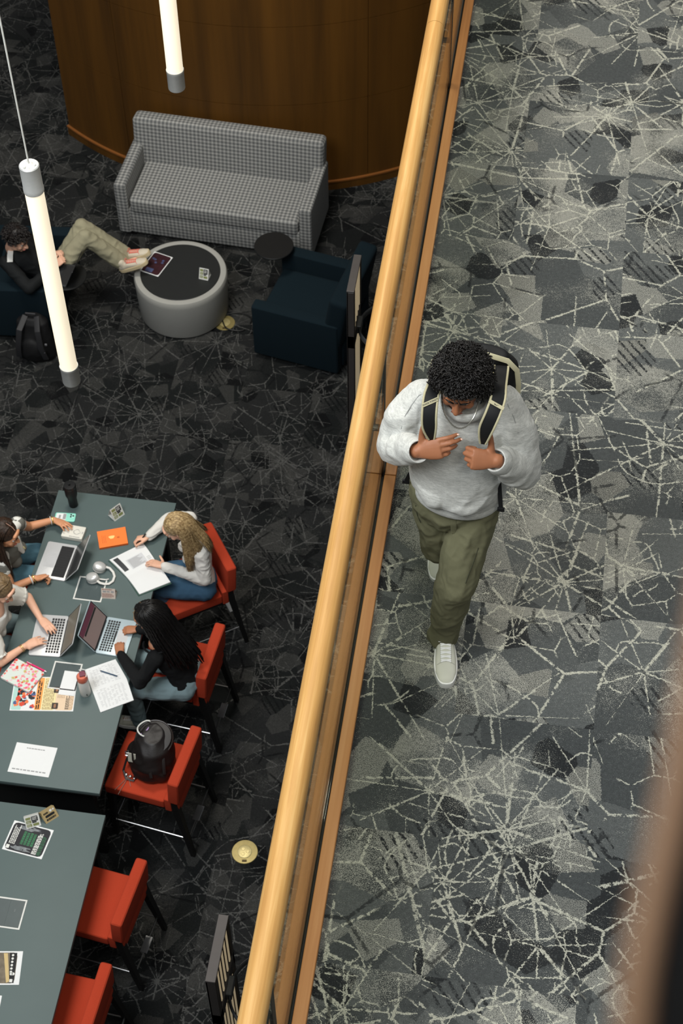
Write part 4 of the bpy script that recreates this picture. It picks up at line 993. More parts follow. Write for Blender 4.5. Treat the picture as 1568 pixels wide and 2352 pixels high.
def hair_cap(P, ax, s, grow=.012, low=-.03):
    """scalp cap of hair that leaves the face free"""
    bl = Blob(); d, f, u = ax
    bl.ell(P(0, -.018, .036), tuple((q+grow)*s for q in (.073, .088, .084)), tuple(f), tuple(u)); bl.ell(P(0, -.045, low), tuple((q+grow)*s for q in (.064, .052, .066)), tuple(f), tuple(u))
    return bl
def strands(b, guides, n, r, jit=.006, seed=1, taper=.35, seg=5, lumps=0, steps=9):
    """tubes between neighbouring guide curves (each a list of points of equal count)"""
    rg = random.Random(seed); G = [[V(p) for p in g] for g in guides]
    def sample(g, t):
        k = t*(len(g)-1); i = min(int(k), len(g)-2); q = k-i
        p0, p1, p2, p3 = g[max(i-1, 0)], g[i], g[i+1], g[min(i+2, len(g)-1)]
        return .5*((2*p1) + (p2-p0)*q + (2*p0-5*p1+4*p2-p3)*q*q + (3*p1-p0-3*p2+p3)*q**3)
    for k in range(n):
        a = rg.random()*(len(G)-1); i = min(int(a), len(G)-2); q = a-i; j = V((rg.uniform(-1, 1), rg.uniform(-1, 1), rg.uniform(-1, 1)))*jit; e = rg.uniform(.82, 1)
        m = steps if not lumps else int(steps*lumps); pts, rr = [], []
        for s_ in range(m+1):
            t = s_/m*e; p = sample(G[i], t).lerp(sample(G[i+1], t), q); pts.append(p + j*(.3+t)); v = r*(1-(1-taper)*t**3)
            if lumps: v *= 1+.16*sin(s_*pi)*0 + (.26 if s_ % 2 else -.20)
            rr.append(v)
        tube(b, pts, rr, seg)
    return b
def fall(P, ax, s, azs, L, drift, lift=.0, part=0.0, r0=1.0, down=V((0, 0, -1))):
    """guide curves from the parting over the skull, then hanging; drift(az) -> world offset at the tip"""
    d, f, u = ax; out = []
    for az in azs:
        a = R(az); dirv = f*cos(a) + d*sin(a); rr = (.092+.016*abs(cos(a)))*r0*s
        x = .018*(1 if az > 0 else -1)
        p0 = P(part + x*.2, .035-.05*abs(az)/180, .126); p1 = P(0, -.02, .03) + dirv*rr*.72 + u*.070*s; p2 = P(0, -.02, .0) + dirv*rr*1.04 - u*.0*s
        l = L(az); dr = V(drift(az)); p3 = p2 + down*l*.33 + dr*.30; p4 = p2 + down*l*.68 + dr*.70; p5 = p2 + down*l + dr
        out.append([p0, p1, p2, p3, p4, p5])
    return out
def shoe(parent, heel, toe, mats, L=None, wd=.052, h=.075, lift=0.0, name='shoe'):
    """sneaker from heel point to toe point (world, on the sole)"""
    heel, toe = V(heel), V(toe); e = (toe-heel); L = e.length; e.normalize(); sd = e.cross(V((0, 0, 1))).normalized(); up = sd.cross(e).normalized()
    Q = lambda x, y, z: heel + e*x*L + sd*y*wd + up*z
    bl = Blob(); bl.loft([(Q(.05, 0, .05), sd*wd*.50, up*.040), (Q(.12, 0, .055), sd*wd*.70, up*.048), (Q(.35, 0, .050), sd*wd*.78, up*.042), (Q(.6, 0, .040), sd*wd*.90, up*.030), (Q(.8, 0, .034), sd*wd*.90, up*.024), (Q(.93, 0, .028), sd*wd*.66, up*.017), (Q(.98, 0, .024), sd*wd*.4, up*.01)], 22)
    bl.cap(Q(.22, 0, .05), wd*.8, Q(.2, 0, h+.02), wd*.74)
    s = bl.build(name, mats[0], parent, .005, 4)
    b = bmesh.new(); out = []
    for k in range(36):
        a = 2*pi*k/36; x = .5+.5*cos(a); w = (.86 if x < .3 else .86+.2*min(1, (x-.3)/.4)); out.append((x, sin(a)*w*(abs(sin(a))**-.35 if abs(sin(a)) > .02 else 1)))
    lo = [b.verts.new(Q(x, y, .0)) for x, y in out]; mid = [b.verts.new(Q(.5+(x-.5)*1.01, y*1.03, .016)) for x, y in out]; hi = [b.verts.new(Q(.5+(x-.5)*.995, y*1.0, .034)) for x, y in out]
    for A, D in ((lo, mid), (mid, hi)):
        for k in range(36): b.faces.new((A[k], A[(k+1) % 36], D[(k+1) % 36], D[k]))
    b.faces.new(lo[::-1]); b.faces.new(hi); obj('sole', b, mats[1], s, True, 60)
    b = bmesh.new(); sn = snapper(s)
    for k in range(5):
        x = .40+.06*k
        for y0, y1, dx in ((-.42, .42, .03), (.42, -.42, .03)): tube(b, [sn.drop(Q(x+dx*j/4, y0+(y1-y0)*j/4, .2), -up, .002) for j in range(5)], .0040, 6)
    b2 = bmesh.new()
    for y in (-.46, .46): tube(b2, [sn.drop(Q(.36+.33*j/5, y*(1-.1*j/5), .2), -up, .0005) for j in range(6)], .0024, 6)
    obj('eyelet_seam', b2, mats[3], s, True, 60)
    for k in (-1, 1): tube(b, [Q(.38, 0, .100), Q(.36, k*.35, .106), Q(.40, k*.6, .098), Q(.40, k*.25, .099)], .003, 6)
    obj('laces', b, mats[2], s, True, 60)
    b = bmesh.new(); tube(b, [sn.drop(Q(.72-.05*cos(y*1.5), y, .2), -up, .0004) for y in (-.75, -.5, -.25, 0, .25, .5, .75)], .0022, 6); obj('toe_seam', b, mats[3], s, True, 60)
    return s

# ---- the walking man with the backpack
def heather():
    t = NT('heather_grey_fleece'); v = t.co()
    n = t.noise(t.mapv(v, (45, 45, 190)), 1, 4, .7); n2 = t.noise(v, 300, 2)
    f = t.math('ADD', t.math('MULTIPLY', n, .75), t.math('MULTIPLY', n2, .25))
    col = t.ramp(f, [(.3, srgb(150, 151, 147)), (.5, srgb(178, 179, 174)), (.7, srgb(200, 201, 195))])
    t.bump(n2, .25, .001)
    return t.fin(col, .95, 0, .12, Sheen_Weight=.1)
FLEECE = heather(); OLIVE = cloth('olive_twill', (98, 97, 74), 900, .09, .85, .25)
mx, my = -.215, 4.42
man = thing('person', 'man in grey sweatshirt and olive trousers walking on the walkway with a backpack', 'person', (mx, my, 0))
PEL = V((mx, my+.02, .93)); shR, shL = V((-.392, 4.455, 1.445)), V((-.045, 4.455, 1.455))
elR, elL = py(908, 1022, 4.36), py(1196, 1078, 4.37); wrR, wrL = py(958, 1036, 4.225), py(1139, 1058, 4.225)
hpR, hpL = V((-.300, 4.44, .89)), V((-.132, 4.43, .88)); knL, anL = V((-.184, 4.235, .50)), V((-.222, 4.265, .10)); knR, anR = V((-.272, 4.43, .50)), V((-.277, 4.84, .21))
hc_, hf, hu = py(1059, 882, 4.385), V((-.07, -.93, -.36)), V((0, -.36, .93))
X, Y_ = V((1, 0, 0)), V((0, 1, 0))
bl = Blob()
bl.loft([(PEL-V((0, 0, .06)), X*.14, Y_*.095), (PEL+V((0, 0, .10)), X*.135, Y_*.09), (V((mx, 4.44, 1.2)), X*.145, Y_*.095), (V((mx, 4.45, 1.34)), X*.145, Y_*.09), (V((mx, 4.455, 1.43)), X*.10, Y_*.06), (V((mx, 4.45, 1.50)), X*.06, Y_*.055)])
P_, AX = head(bl, hc_, hf, hu, 1.0, V((mx, 4.45, 1.47)), .056)
for a, c_, w_ in ((shR, elR, wrR), (shL, elL, wrL)): bl.chain([a+(V((mx, 4.45, 1.38))-a)*.12, c_, w_], [.040, .038, .027])
for a, k, n_ in ((hpR, knR, anR), (hpL, knL, anL)): bl.chain([a, k, n_], [.08, .056, .04])
bl.cap(anL, .032, V((-.21, 4.19, .040)), .02); bl.cap(anR, .032, V((-.283, 4.76, .085)), .022)
kR = py(1001, 1022, 4.205)
tipsR = hand(bl, wrR, (.86, -.06, .38), (-.12, -.82, .55), -1, ((10, 28, 14), (18, 32, 18), (30, 38, 22), (42, 44, 26)), (.10, -.02, .97), 1.10, 2)
tipsL = hand(bl, wrL, (-.80, -.22, .22), (.10, -.80, .58), 1, ((58, 80, 48), (62, 82, 48), (66, 84, 48), (70, 80, 45)), (-.12, -.04, .97), 1.10, 3)
bl.build('body', SK_MAN, man, .0042, 3)
face_parts(man, P_, AX, 1.0, H_BLACK, (140, 84, 70))
# nails
b = bmesh.new()
for p in tipsR[:2]:
    q = bmesh.new(); bmesh.ops.create_uvsphere(q, u_segments=10, v_segments=6, radius=1); merge(b, q, M.Translation(p+V((.004, -.004, .004))) @ M.Diagonal((.0065, .003, .0055, 1)))
obj('fingernail', b, pm('nail_pale', (226, 190, 172), .3), man, True, 180)
# sweatshirt
hy = 4.415
bl = Blob()
bl.loft([(V((mx+.01, hy, .92)), X*.172, Y_*.128), (V((mx+.01, hy, .955)), X*.182, Y_*.140), (V((mx+.008, hy-.005, 1.01)), X*.198, Y_*.156), (V((mx+.004, hy, 1.12)), X*.202, Y_*.156), (V((mx, hy+.01, 1.26)), X*.200, Y_*.150), (V((mx, hy+.02, 1.38)), X*.198, Y_*.136), (V((mx, hy+.03, 1.445)), X*.165, Y_*.11), (V((mx, hy+.03, 1.495)), X*.10, Y_*.092), (V((mx, hy+.01, 1.53)), X*.082, Y_*.085)], 32)
bl.ell((mx+.03, hy-.07, 1.0), (.10, .10, .07)); bl.ell((mx-.07, hy-.06, 1.02), (.09, .10, .08))
for sh, el, wr, o in ((shR, elR, wrR, -1), (shL, elL, wrL, 1)):
    d = (wr-el).normalized(); m1 = sh.lerp(el, .5)+V((o*.015, 0, 0)); e2 = el+V((o*.006, .0, -.008)); m2 = el.lerp(wr, .5); w0 = wr-d*.035; w1 = wr+d*.004
    bl.chain([sh+V((-o*.02, 0, -.02)), m1, e2], [.080, .080, .072]); bl.cap(e2, .072, m2, .064)
    ua, va, _ = frame_of(d); bl.loft([(m2-d*.02, ua*.062, va*.062), (wr-d*.07, ua*.060, va*.060), (wr-d*.045, ua*.054, va*.054), (wr-d*.028, ua*.046, va*.046)], 22)
    # bunched folds near elbow and cuff
    u1, v1, _ = frame_of(d)
    for t_, r_ in ((.12, .078), (.36, .074)):
        c_ = el.lerp(wr, t_); n = 14; tilt = V((0, 0, .02*(-1)**int(t_*9)))
        ring = [c_+u1*(r_-.018)*cos(2*pi*k/n)+v1*(r_-.018)*sin(2*pi*k/n)+tilt*cos(2*pi*k/n) for k in range(n)]
        for k in range(n): bl.cap(ring[k], .018, ring[(k+1) % n], .018, seg=8)
    bl.chain([sh+V((o*.03, -.05, -.05)), el+V((-o*.03, -.055, .04))], [.035, .03])
def sw_disp(c):
    f1 = fold(6.5, .014, (1, .7, 1.3), 1)(c); f2 = fold(16, .0022, (1, 1, 1.2), 2)(c)
    k = .95 if abs(c.x-mx) > .17 else (.9 if c.z < 1.06 else .42)
    return (f1+f2)*k
sw = bl.build('sweatshirt', FLEECE, man, .006, 7, sw_disp)
b = bmesh.new(); n = 40; rib = [V((mx+.01+.176*cos(a), hy+.132*sin(a), .928+.008*sin(2*a))) for a in [2*pi*k/n for k in range(n)]]
tube(b, rib, .017, 10, True, flat=(.6, 1.6)); obj('ribbed_hem', b, FLEECE, sw, True, 180)
for wr, el in ((wrR, elR), (wrL, elL)):
    d = (wr-el).normalized(); u1, v1, _ = frame_of(d); b = bmesh.new()
    c0, c1, c2 = wr-d*.045, wr-d*.012, wr+d*.018
    rings = [[b.verts.new(c+u1*r*cos(2*pi*k/28)+v1*r*sin(2*pi*k/28)) for k in range(28)] for c, r in ((c0, .054), (c0+d*.006, .056), (c1, .051), (c2-d*.004, .046), (c2, .043), (c2-d*.006, .039), (c2-d*.05, .037))]
    for A, D in zip(rings, rings[1:]):
        for k in range(28): b.faces.new((A[k], A[(k+1) % 28], D[(k+1) % 28], D[k]))
    obj('cuff', b, FLEECE, sw, True, 180)
b = bmesh.new(); tube(b, [V((mx+.012+.092*cos(a), hy-.002+.098*sin(a), 1.515+.022*sin(a))) for a in [2*pi*k/32 for k in range(32)]], .015, 10, True, flat=(.8, 1.5)); obj('collar', b, FLEECE, sw, True, 180)
sns = snapper(sw); SEAM = plain('fleece_seam', (142, 144, 141), .9)
for pp in ([(921, 985), (930, 955), (945, 930), (962, 908), (978, 902)], [(1190, 995), (1180, 960), (1166, 930), (1160, 915)]):
    b = bmesh.new(); tube(b, [sns.ray(x, y) for x, y in pp], .0022, 6); obj('sleeve_seam', b, SEAM, sw, True)
# chain necklace over the sweatshirt
b = bmesh.new(); cn = [py(x, y, Y) for x, y, Y in ((1014, 890, 4.40), (1015, 925, 4.335), (1022, 952, 4.292), (1038, 976, 4.268), (1055, 984, 4.262), (1072, 978, 4.266), (1088, 958, 4.287), (1097, 930, 4.33), (1099, 900, 4.385))]
strands(b, [cn, cn], 1, .0032, 0, 1, 1, 6, 6, 9); obj('chain_necklace', b, plain('dull_silver', (150, 148, 138), .35, .8), man, True)
# trousers
bl = Blob()
bl.loft([(V((mx, my+.01, 1.0)), X*.155, Y_*.11), (V((mx, my+.005, .92)), X*.176, Y_*.125), (V((mx, my, .84)), X*.180, Y_*.128), (V((mx, my, .77)), X*.155, Y_*.11)], 28)
def leg(h, k, a, rr, end):
    bl.chain([h, h.lerp(k, .5), k, k.lerp(a, .55)], rr[:4]); d = (a-k).normalized(); m = k.lerp(a, .5); u1, v1, _ = frame_of(d)
    bl.loft([(m, u1*rr[3], v1*rr[3]), (k.lerp(a, .8), u1*rr[4], v1*rr[4]), (a+d*end, u1*rr[4]*1.03, v1*rr[4]*1.03)], 22)
leg(hpL+V((.008, -.01, 0)), knL, anL+V((0, .0, .0)), [.102, .096, .086, .075, .064], .052)
leg(hpR+V((-.012, 0, 0)), knR, anR+V((0, .01, .0)), [.104, .092, .076, .068, .060], -.01)
bl.chain([hpL+V((.05, .0, -.12)), V((-.118, 4.30, .62))], [.05, .04])
tr = bl.build('trousers', OLIVE, man, .006, 6, lambda c: fold(9, .010, (1, 1, .55), 4)(c) + fold(22, .003, (1, 1, .8), 5)(c))
b = bmesh.new(); sn = snapper(tr); g = [sn.ray(1041+.2*k, 1184+8*k, .0005) for k in range(6)]; ribbon(b, g, .026, .003, V((0, -1, .2))); obj('fly_placket', b, OLIVE, tr, True, 60)
b = bmesh.new(); tube(b, [sn.ray(x, y) for x, y in ((1098, 1258), (1091, 1280), (1083, 1302), (1075, 1322), (1069, 1340))], .0022, 6); tube(b, [sn.ray(x, y) for x, y in ((955, 1160), (958, 1180), (966, 1200))], .003, 6); obj('pocket_seam', b, plain('olive_thread', (52, 54, 38), .8), tr, True)
SH = (plain('offwhite_suede', (196, 196, 182), .8, 0, .2, .05), plain('shoe_rubber', (222, 222, 218), .5, 0, .4, .02), plain('white_lace', (228, 228, 226), .8, 0, .2, .02), plain('shoe_seam', (176, 176, 164), .8))
shoe(man, (-.222, 4.335, .0), (-.180, 4.03, .0), SH); shoe(man, (-.288, 4.875, .085), (-.285, 4.60, .0), SH)
# curls
rg = random.Random(5); b = bmesh.new(); d_, f_, u_ = AX
cnt = 0
while cnt < 3400:
    v = V((rg.gauss(0, 1), rg.gauss(0, 1), rg.gauss(0, 1))).normalized()     # (side, fwd, up)
    if v.z < -.62 or (v.y > .62 and v.z < .46) or (v.y > .30 and v.z < .05): continue
    nrm = (d_*v.x + f_*v.y + u_*v.z).normalized(); base = P_(v.x*.078, -.012+v.y*.094, .030+v.z*.086)
    L = rg.uniform(.022, .056)*(1.05 if v.y < .3 else .8); rad = rg.uniform(.004, .0078); t1, t2, _ = frame_of(nrm); ph = rg.uniform(0, 6.28); turns = rg.uniform(1.3, 2.6); lean = V((rg.uniform(-1, 1), rg.uniform(-1, 1), rg.uniform(-1, .6)))*.35; n = 11
    pts = [base + (nrm+lean*(k/n)).normalized()*(L*k/n) + (t1*cos(ph+turns*2*pi*k/n) + t2*sin(ph+turns*2*pi*k/n))*rad*min(1, k/2) for k in range(n+1)]
    tube(b, pts, [.0026]*n+[.0012], 4); cnt += 1
hr = obj('hair', b, H_BLACK, man, True, 180)
bl = Blob(); bl.ell(P_(0, -.016, .034), (.090, .104, .098), tuple(f_), tuple(u_)); bl.ell(P_(0, -.05, -.02), (.082, .062, .07), tuple(f_), tuple(u_)); o = bl.build('hair_base', H_BLACK, hr, .007, 2, fold(60, .005, seed=2, ridge=False))

# ---- his backpack
bp = thing('backpack', 'black backpack with beige straps worn by the walking man', 'backpack', (-.19, 4.66, 1.15))
NYL = cloth('backpack_nylon', (22, 23, 24), 900, .1, .6); BEIGE = cloth('beige_webbing', (168, 162, 132), 900, .08, .8)
bl = Blob(); bl.loft([(V((-.17, 4.675, .98)), X*.13, Y_*.07), (V((-.17, 4.68, 1.05)), X*.158, Y_*.095), (V((-.168, 4.68, 1.3)), X*.160, Y_*.10), (V((-.165, 4.67, 1.44)), X*.150, Y_*.085), (V((-.165, 4.65, 1.52)), X*.10, Y_*.05)], 28)
bl.ell((-.16, 4.76, 1.18), (.11, .05, .13)); body = bl.build('pack_body', NYL, bp, .008, 4, fold(8, .004, seed=8))
b = bmesh.new(); ribbon(b, [V((-.30, 4.63, 1.44)), V((-.26, 4.615, 1.515)), V((-.16, 4.60, 1.565)), V((-.06, 4.615, 1.52)), V((-.02, 4.63, 1.455)), V((-.008, 4.64, 1.36)), V((-.006, 4.65, 1.2))], .022, .004, V((.1, -.75, .65))); obj('zip_trim', b, plain('cream_trim', (206, 200, 166), .6), bp, True)
def strap(pts, lab, emblem):
    P3 = [py(*p) for p in pts]; back = P3[0]+V((0, .10, .02)); bk2 = V((P3[0].x*.95-.01, 4.60, 1.455)); back = P3[0]+V((0, .085, .004)); path = [bk2, back]+P3
    # smooth the path
    G = [path, path]; sm_ = []
    for k in range(25):
        t = k/24*(len(path)-1); i = min(int(t), len(path)-2); q = t-i; p0, p1, p2, p3 = path[max(i-1, 0)], path[i], path[i+1], path[min(i+2, len(path)-1)]
        sm_.append(.5*((2*p1)+(p2-p0)*q+(2*p0-5*p1+4*p2-p3)*q*q+(3*p1-p0-3*p2+p3)*q**3))
    N = [V((0, .3, 1)).lerp(V((0, -.92, .40)), min(1, max(0, (k-4)/7))).normalized() for k in range(25)]
    b = bmesh.new(); ribbon(b, sm_, [.052]*20+[.050, .045, .038, .03, .022], .010, N); s = obj('shoulder_strap', b, NYL, bp, True, 60)
    for sg in (-1, 1):
        b = bmesh.new(); e = []
        for k in range(25):
            d = (sm_[min(k+1, 24)]-sm_[max(k-1, 0)]).normalized(); sd = d.cross(N[k]).normalized(); hw = (.027 if k < 20 else (.026, .023, .019, .015, .011)[k-20]); e.append(sm_[k]+sd*sg*hw+N[k].normalized()*.004)
        ribbon(b, e, .009, .008, N); obj('edge_binding', b, BEIGE, s, True, 60)
    k = 14; d = (sm_[k+1]-sm_[k-1]).normalized(); n = N[k].normalized(); sd = d.cross(n).normalized(); n = sd.cross(d).normalized(); c = sm_[k]+n*.0125
    return s, c, d, sd, n
s1, c1, d1, sd1, n1 = strap([(1003, 872, 4.425), (991, 905, 4.325), (986, 945, 4.268), (986, 980, 4.245), (991, 1006, 4.245)], 'l', 0)
s2, c2, d2, sd2, n2 = strap([(1146, 884, 4.425), (1143, 915, 4.33), (1131, 950, 4.268), (1116, 985, 4.242), (1109, 1016, 4.24)], 'r', 1)
def label_rot(xa, n): xa = xa.normalized(); ya = n.cross(xa).normalized(); return M((xa, ya, n)).transposed()
xa = (V((1, 0, 0))*.78 + V((0, 0, 1))*.78); xa = (xa-n1*xa.dot(n1)).normalized(); Rm = label_rot(xa, n1)
b = bmesh.new(); box(b, tuple(c1), (.062, .015, .002), .0005, 1, Rm); lb = obj('strap_label', b, BEIGE, s1, True)
text3d('WAKE FOREST', .0095, 'label_lettering', INK, lb, tuple(wmat(lb).inverted() @ (c1+n1*.0014)), Rm.to_quaternion(), .0002)
xa = (V((1, 0, 0))*.62 - V((0, 0, 1))*.8); xa = (xa-n2*xa.dot(n2)).normalized(); Rm2 = label_rot(xa, n2)
b = bmesh.new(); box(b, tuple(c2), (.064, .015, .002), .0005, 1, Rm2); lb2 = obj('strap_label', b, BEIGE, s2, True)
b = bmesh.new(); sw_pts = [(-.010, .0005), (-.006, -.004), (.0, -.0035), (.011, .0035), (.001, -.0008), (-.004, -.0012), (-.0065, .0012)]
prism(b, sw_pts, .0011, .0016, 0, M.Translation(c2) @ Rm2.to_4x4()); obj('curved_tick_emblem', b, INK, lb2, True)
for pts in ([(1141, 1070, 4.36), (1146, 1110, 4.34), (1150, 1170, 4.31)], [(960, 1040, 4.36), (948, 1075, 4.40), (932, 1106, 4.42)]):
    b = bmesh.new(); q = [py(*p) for p in pts]; ribbon(b, q, .018, .003, V((0, -1, .3))); box(b, tuple(q[-1]), (.03, .01, .022), .003); obj('adjuster_tail', b, NYL, bp, True)

# ---- the seated people
def torso_secs(hip, shc, s, w, dpt, g=0.0):
    ax = (shc-hip).normalized(); fr = ax.cross(s).normalized()
    T = ((-.06, .95, 1.05), (.08, 1.0, 1.05), (.30, .80, .84), (.60, .92, .96), (.82, 1.0, .92), (1.0, .78, .66), (1.12, .42, .5))
    return [(hip.lerp(shc, t), s*(w*a+g), fr*(dpt*c+g)) for t, a, c in T], fr
def seated(label, J, sk, topm, botm, hands, opt):
    root = thing('person', label, 'person', (J['hip'].x, J['hip'].y, FZ)); s = (J['sh'][1]-J['sh'][0]).normalized(); shc = (J['sh'][0]+J['sh'][1])/2
    w, dp, k = opt.get('w', .135), opt.get('d', .095), opt.get('k', .95); bl = Blob(); secs, fr = torso_secs(J['hip'], shc, s, w-.012, dp-.012); bl.loft(secs)
    up = (shc-J['hip']).normalized(); nk = shc + up*.05
    P, ax = head(bl, J['head'], J['f'], J['u'], k, nk, .047)
    for i in (0, 1):
        bl.chain([J['sh'][i], J['el'][i], J['wr'][i]], [.042*k, .036*k, .024*k])
        if hands[i]: hand(bl, J['wr'][i], *hands[i][:5], opt.get('hs', .92), hands[i][5] if len(hands[i]) > 5 else 5)
        if 'kn' in J: bl.chain([J['hp'][i], J['kn'][i], J['an'][i]], [.070, .05, .036]); bl.cap(J['an'][i], .03, J['toe'][i], .022)
    bl.build('body', sk, root, opt.get('vox', .005), 3)
    g = opt.get('loose', .008); bl = Blob(); secs, fr = torso_secs(J['hip'], shc, s, w, dp, g); bl.loft(secs[1:] if opt.get('crop') else secs, 28)
    for x in (-1, 1):
        if opt.get('fem', 1): bl.ell(J['hip'].lerp(shc, .68)+fr*(dp*.72)*opt.get('fs', 1)+s*x*.06, (.058, .05, .055))
    sl = opt.get('sleeve', 'long')
    for i in (0, 1):
        a, e, r = J['sh'][i], J['el'][i], J['wr'][i]; d = (r-e).normalized()
        if sl == 'long': bl.chain([a, e, r-d*.01], [.054+g*.6, .044+g*.6, .031+g*.4])
        elif sl == 'puff': bl.chain([a, a.lerp(e, .35), a.lerp(e, .62)], [.060, .078, .066])
        elif sl == 'cap': bl.cap(a, .056, a.lerp(e, .12), .052)
    for t in opt.get('topextra', ()): bl.cap(*t)
    top = bl.build('top', topm, root, .006, 5, opt.get('disp'))
    if 'kn' in J:
        bl = Blob(); hipc = J['hip']; secs, _ = torso_secs(hipc, shc, s, w+.004, dp+.012, .004); bl.loft(secs[:2]+[(hipc.lerp(shc, .2), s*(w*.9), fr*(dp*.9))], 24)
        for i in (0, 1): bl.chain([J['hp'][i], J['hp'][i].lerp(J['kn'][i], .5), J['kn'][i], J['an'][i]], [.090*opt.get('lw', 1), .082*opt.get('lw', 1), .066*opt.get('lw', 1), .05*opt.get('aw', 1)])
        bl.build('trousers', botm, root, .008, 5, fold(12, .007, seed=6))
        for i in (0, 1):
            d = (J['toe'][i]-J['an'][i]); d.z *= .2; d.normalize(); hb = J['an'][i]-V((0, 0, opt.get('ah', .07)))
            if opt.get('shoes'): opt['shoes'](root, i, J)
            else: shoe(root, hb-d*.05, hb+d*.19, opt.get('shoe_m', SH), wd=.044)
    return root, top, P, ax, s, fr, shc
relax = ((14, 22, 14),)*4
JEAN = cloth('blue_denim', (58, 88, 112), 800, .14); JEAN_L = cloth('washed_denim', (122, 142, 146), 800, .12); JEAN_G = cloth('mid_denim', (88, 126, 142), 800, .12)
WKNIT = cloth('white_rib_knit', (214, 211, 204), 500, .05); BKNIT = cloth('black_jersey', (20, 21, 22), 600, .12)

def legs(J, hipc, s, fwd, knees, foot_z=-4.02):
    J['hp'] = [hipc - s*.085, hipc + s*.085]; J['kn'] = knees; J['an'] = [V((k.x, k.y, foot_z)) - fwd*.02 for k in knees]; J['toe'] = [a + fwd*.16 - V((0, 0, .05)) for a in J['an']]
    return J
# blonde student
f0 = V((-.83, -.56, 0)); J = dict(hip=pz(462, 1330, -3.58), sh=[pz(462, 1270, -3.19), pz(434, 1193, -3.19)], head=pz(408, 1212, -2.97), f=V((-.74, -.22, -.64)), u=V((-.35, -.1, .9)),
         el=[pz(470, 1330, -3.40), pz(388, 1192, -3.33)], wr=[pz(376, 1301, -3.345), pz(341, 1233, -3.345)])
s_ = (J['sh'][1]-J['sh'][0]).normalized()
legs(J, J['hip']-V((0, 0, .01)), s_, f0, [pz(368, 1352, -3.60), pz(372, 1312, -3.60)])
rt_, top, P, ax, s, fr, shc = seated('blonde student in white long-sleeved top writing in a textbook', J, SK_FAIR, WKNIT, JEAN,
    [((-.95, .25, .0), (.1, .2, .95), 1, relax, (-.55, .8, -.1)), ((-.93, -.28, -.02), (.2, .5, .8), -1, ((40, 50, 30), (45, 55, 30), (50, 60, 30), (55, 55, 30)), (-.8, -.45, -.3))], dict(w=.138, d=.092, disp=fold(13, .006, (1, 1, 2), 2)))
face_parts(rt_, P, ax, .95, H_LIGHTBROWN, (196, 112, 104))
b = bmesh.new()
G = fall(P, ax, .95, [-88, -100, -115, -135, -155], lambda a: .42 if a > -118 else .34, lambda a: (.03, -.02, 0) if a > -118 else (.09, -.01, .02)); strands(b, G, 620, .0021, .006, 3)
G = fall(P, ax, .95, [80, 100, 120, 150], lambda a: .28, lambda a: (.03, .03, 0) if a < 110 else (.12, .05, .04)); strands(b, G, 300, .0022, .006, 4)
G = fall(P, ax, .95, [150, 170, 190, 215], lambda a: .27, lambda a: (.145, -.02, .01)); strands(b, G, 260, .0021, .009, 5)
hr = obj('hair', b, H_BLOND, rt_, True, 180); hair_cap(P, ax, .95, .010).build('hair_base', H_BLOND, hr, .006, 3)
A = pz(322, 1240, -3.37); pn = pen('black pen held by the blonde student over the textbook', (334, 1226), (318, 1249), -3.30, -3.372, [INK, MAT_CHROME], .0055)

# student with braids
f0 = V((-.99, .1, 0)); J = dict(hip=pz(428, 1556, -3.57), sh=[pz(356, 1512, -3.17), pz(382, 1428, -3.17)], head=pz(344, 1418, -2.93), f=V((-.83, -.12, -.55)), u=V((-.45, -.05, .9)),
         el=[pz(322, 1568, -3.36), pz(352, 1442, -3.36)], wr=[pz(277, 1503, -3.36), pz(318, 1446, -3.36)])
s_ = (J['sh'][1]-J['sh'][0]).normalized(); legs(J, J['hip']-V((0, 0, .01)), s_, f0, [pz(300, 1582, -3.60), pz(322, 1510, -3.60)])
J['toe'][0] = J['toe'][0]
rt_, top, P, ax, s, fr, shc = seated('student with long black braids in black top using the pale laptop', J, SK_DEEP, BKNIT, JEAN_L,
    [((-.35, .92, -.06), (-.2, -.1, .97), -1, ((22, 35, 20),)*4, (.35, .9, -.2)), ((-.97, -.1, -.05), (.1, .1, .98), 1, ((30, 45, 25),)*4, (-.75, -.6, -.2))], dict(w=.145, d=.098, disp=fold(11, .006, (1, 1, 1), 7), hs=.92))
J_b = J
b = bmesh.new(); scoop = [shc + (P(0, 0, 0)-shc).normalized()*.0]
# bare neck and upper back shown by the wide neckline
nb_ = Blob(); nb_.ell(J['sh'][0].lerp(J['sh'][1], .34)+V((-.015, -.012, .040)), (.052, .052, .022), (-1, .2, .3), (0, -.2, 1))
b2 = bmesh.new(); cN = J['sh'][0].lerp(J['sh'][1], .34)+V((-.012, -.015, .052)); tube(b2, [cN+V((.088*cos(a), .078*sin(a), .008*cos(a)-.012)) for a in [R(170+10*k) for k in range(20)]], .008, 8)
obj('neckline', b2, BKNIT, top, True, 180)
b = bmesh.new()
def bl_guides(azs, L, dr): return fall(P, ax, .95, azs, L, dr, r0=1.05)
G = bl_guides([35, 60, 90, 120, 150, 180, 210, 240, 265, 300], lambda a: .38+.10*max(0, cos(R(a-190))), lambda a: (.13+.11*max(0, cos(R(a-180))), -.06, .03)); strands(b, G, 150, .0075, .012, 9, .6, 6, 2.4, 10)
hr = obj('hair', b, H_BRAID, rt_, True, 180); hair_cap(P, ax, .95, .018).build('hair_base', H_BRAID, hr, .006, 3, fold(30, .004, seed=3))
b = bmesh.new()
for t_, a0 in ((.02, -1), (.025, 1)):
    pass
for k in range(9):
    q = P(rnd.uniform(-.05, .055), rnd.uniform(-.02, .06), .128); tube(b, [q, q+V((.006, .003, -.004))], .0022, 5)
tube(b, [P(-.06, .055, .096), P(-.02, .045, .123), P(.03, .02, .128)], .0016, 5); obj('parting', b, pm('scalp_parting', (120, 96, 66), .6), hr, True)
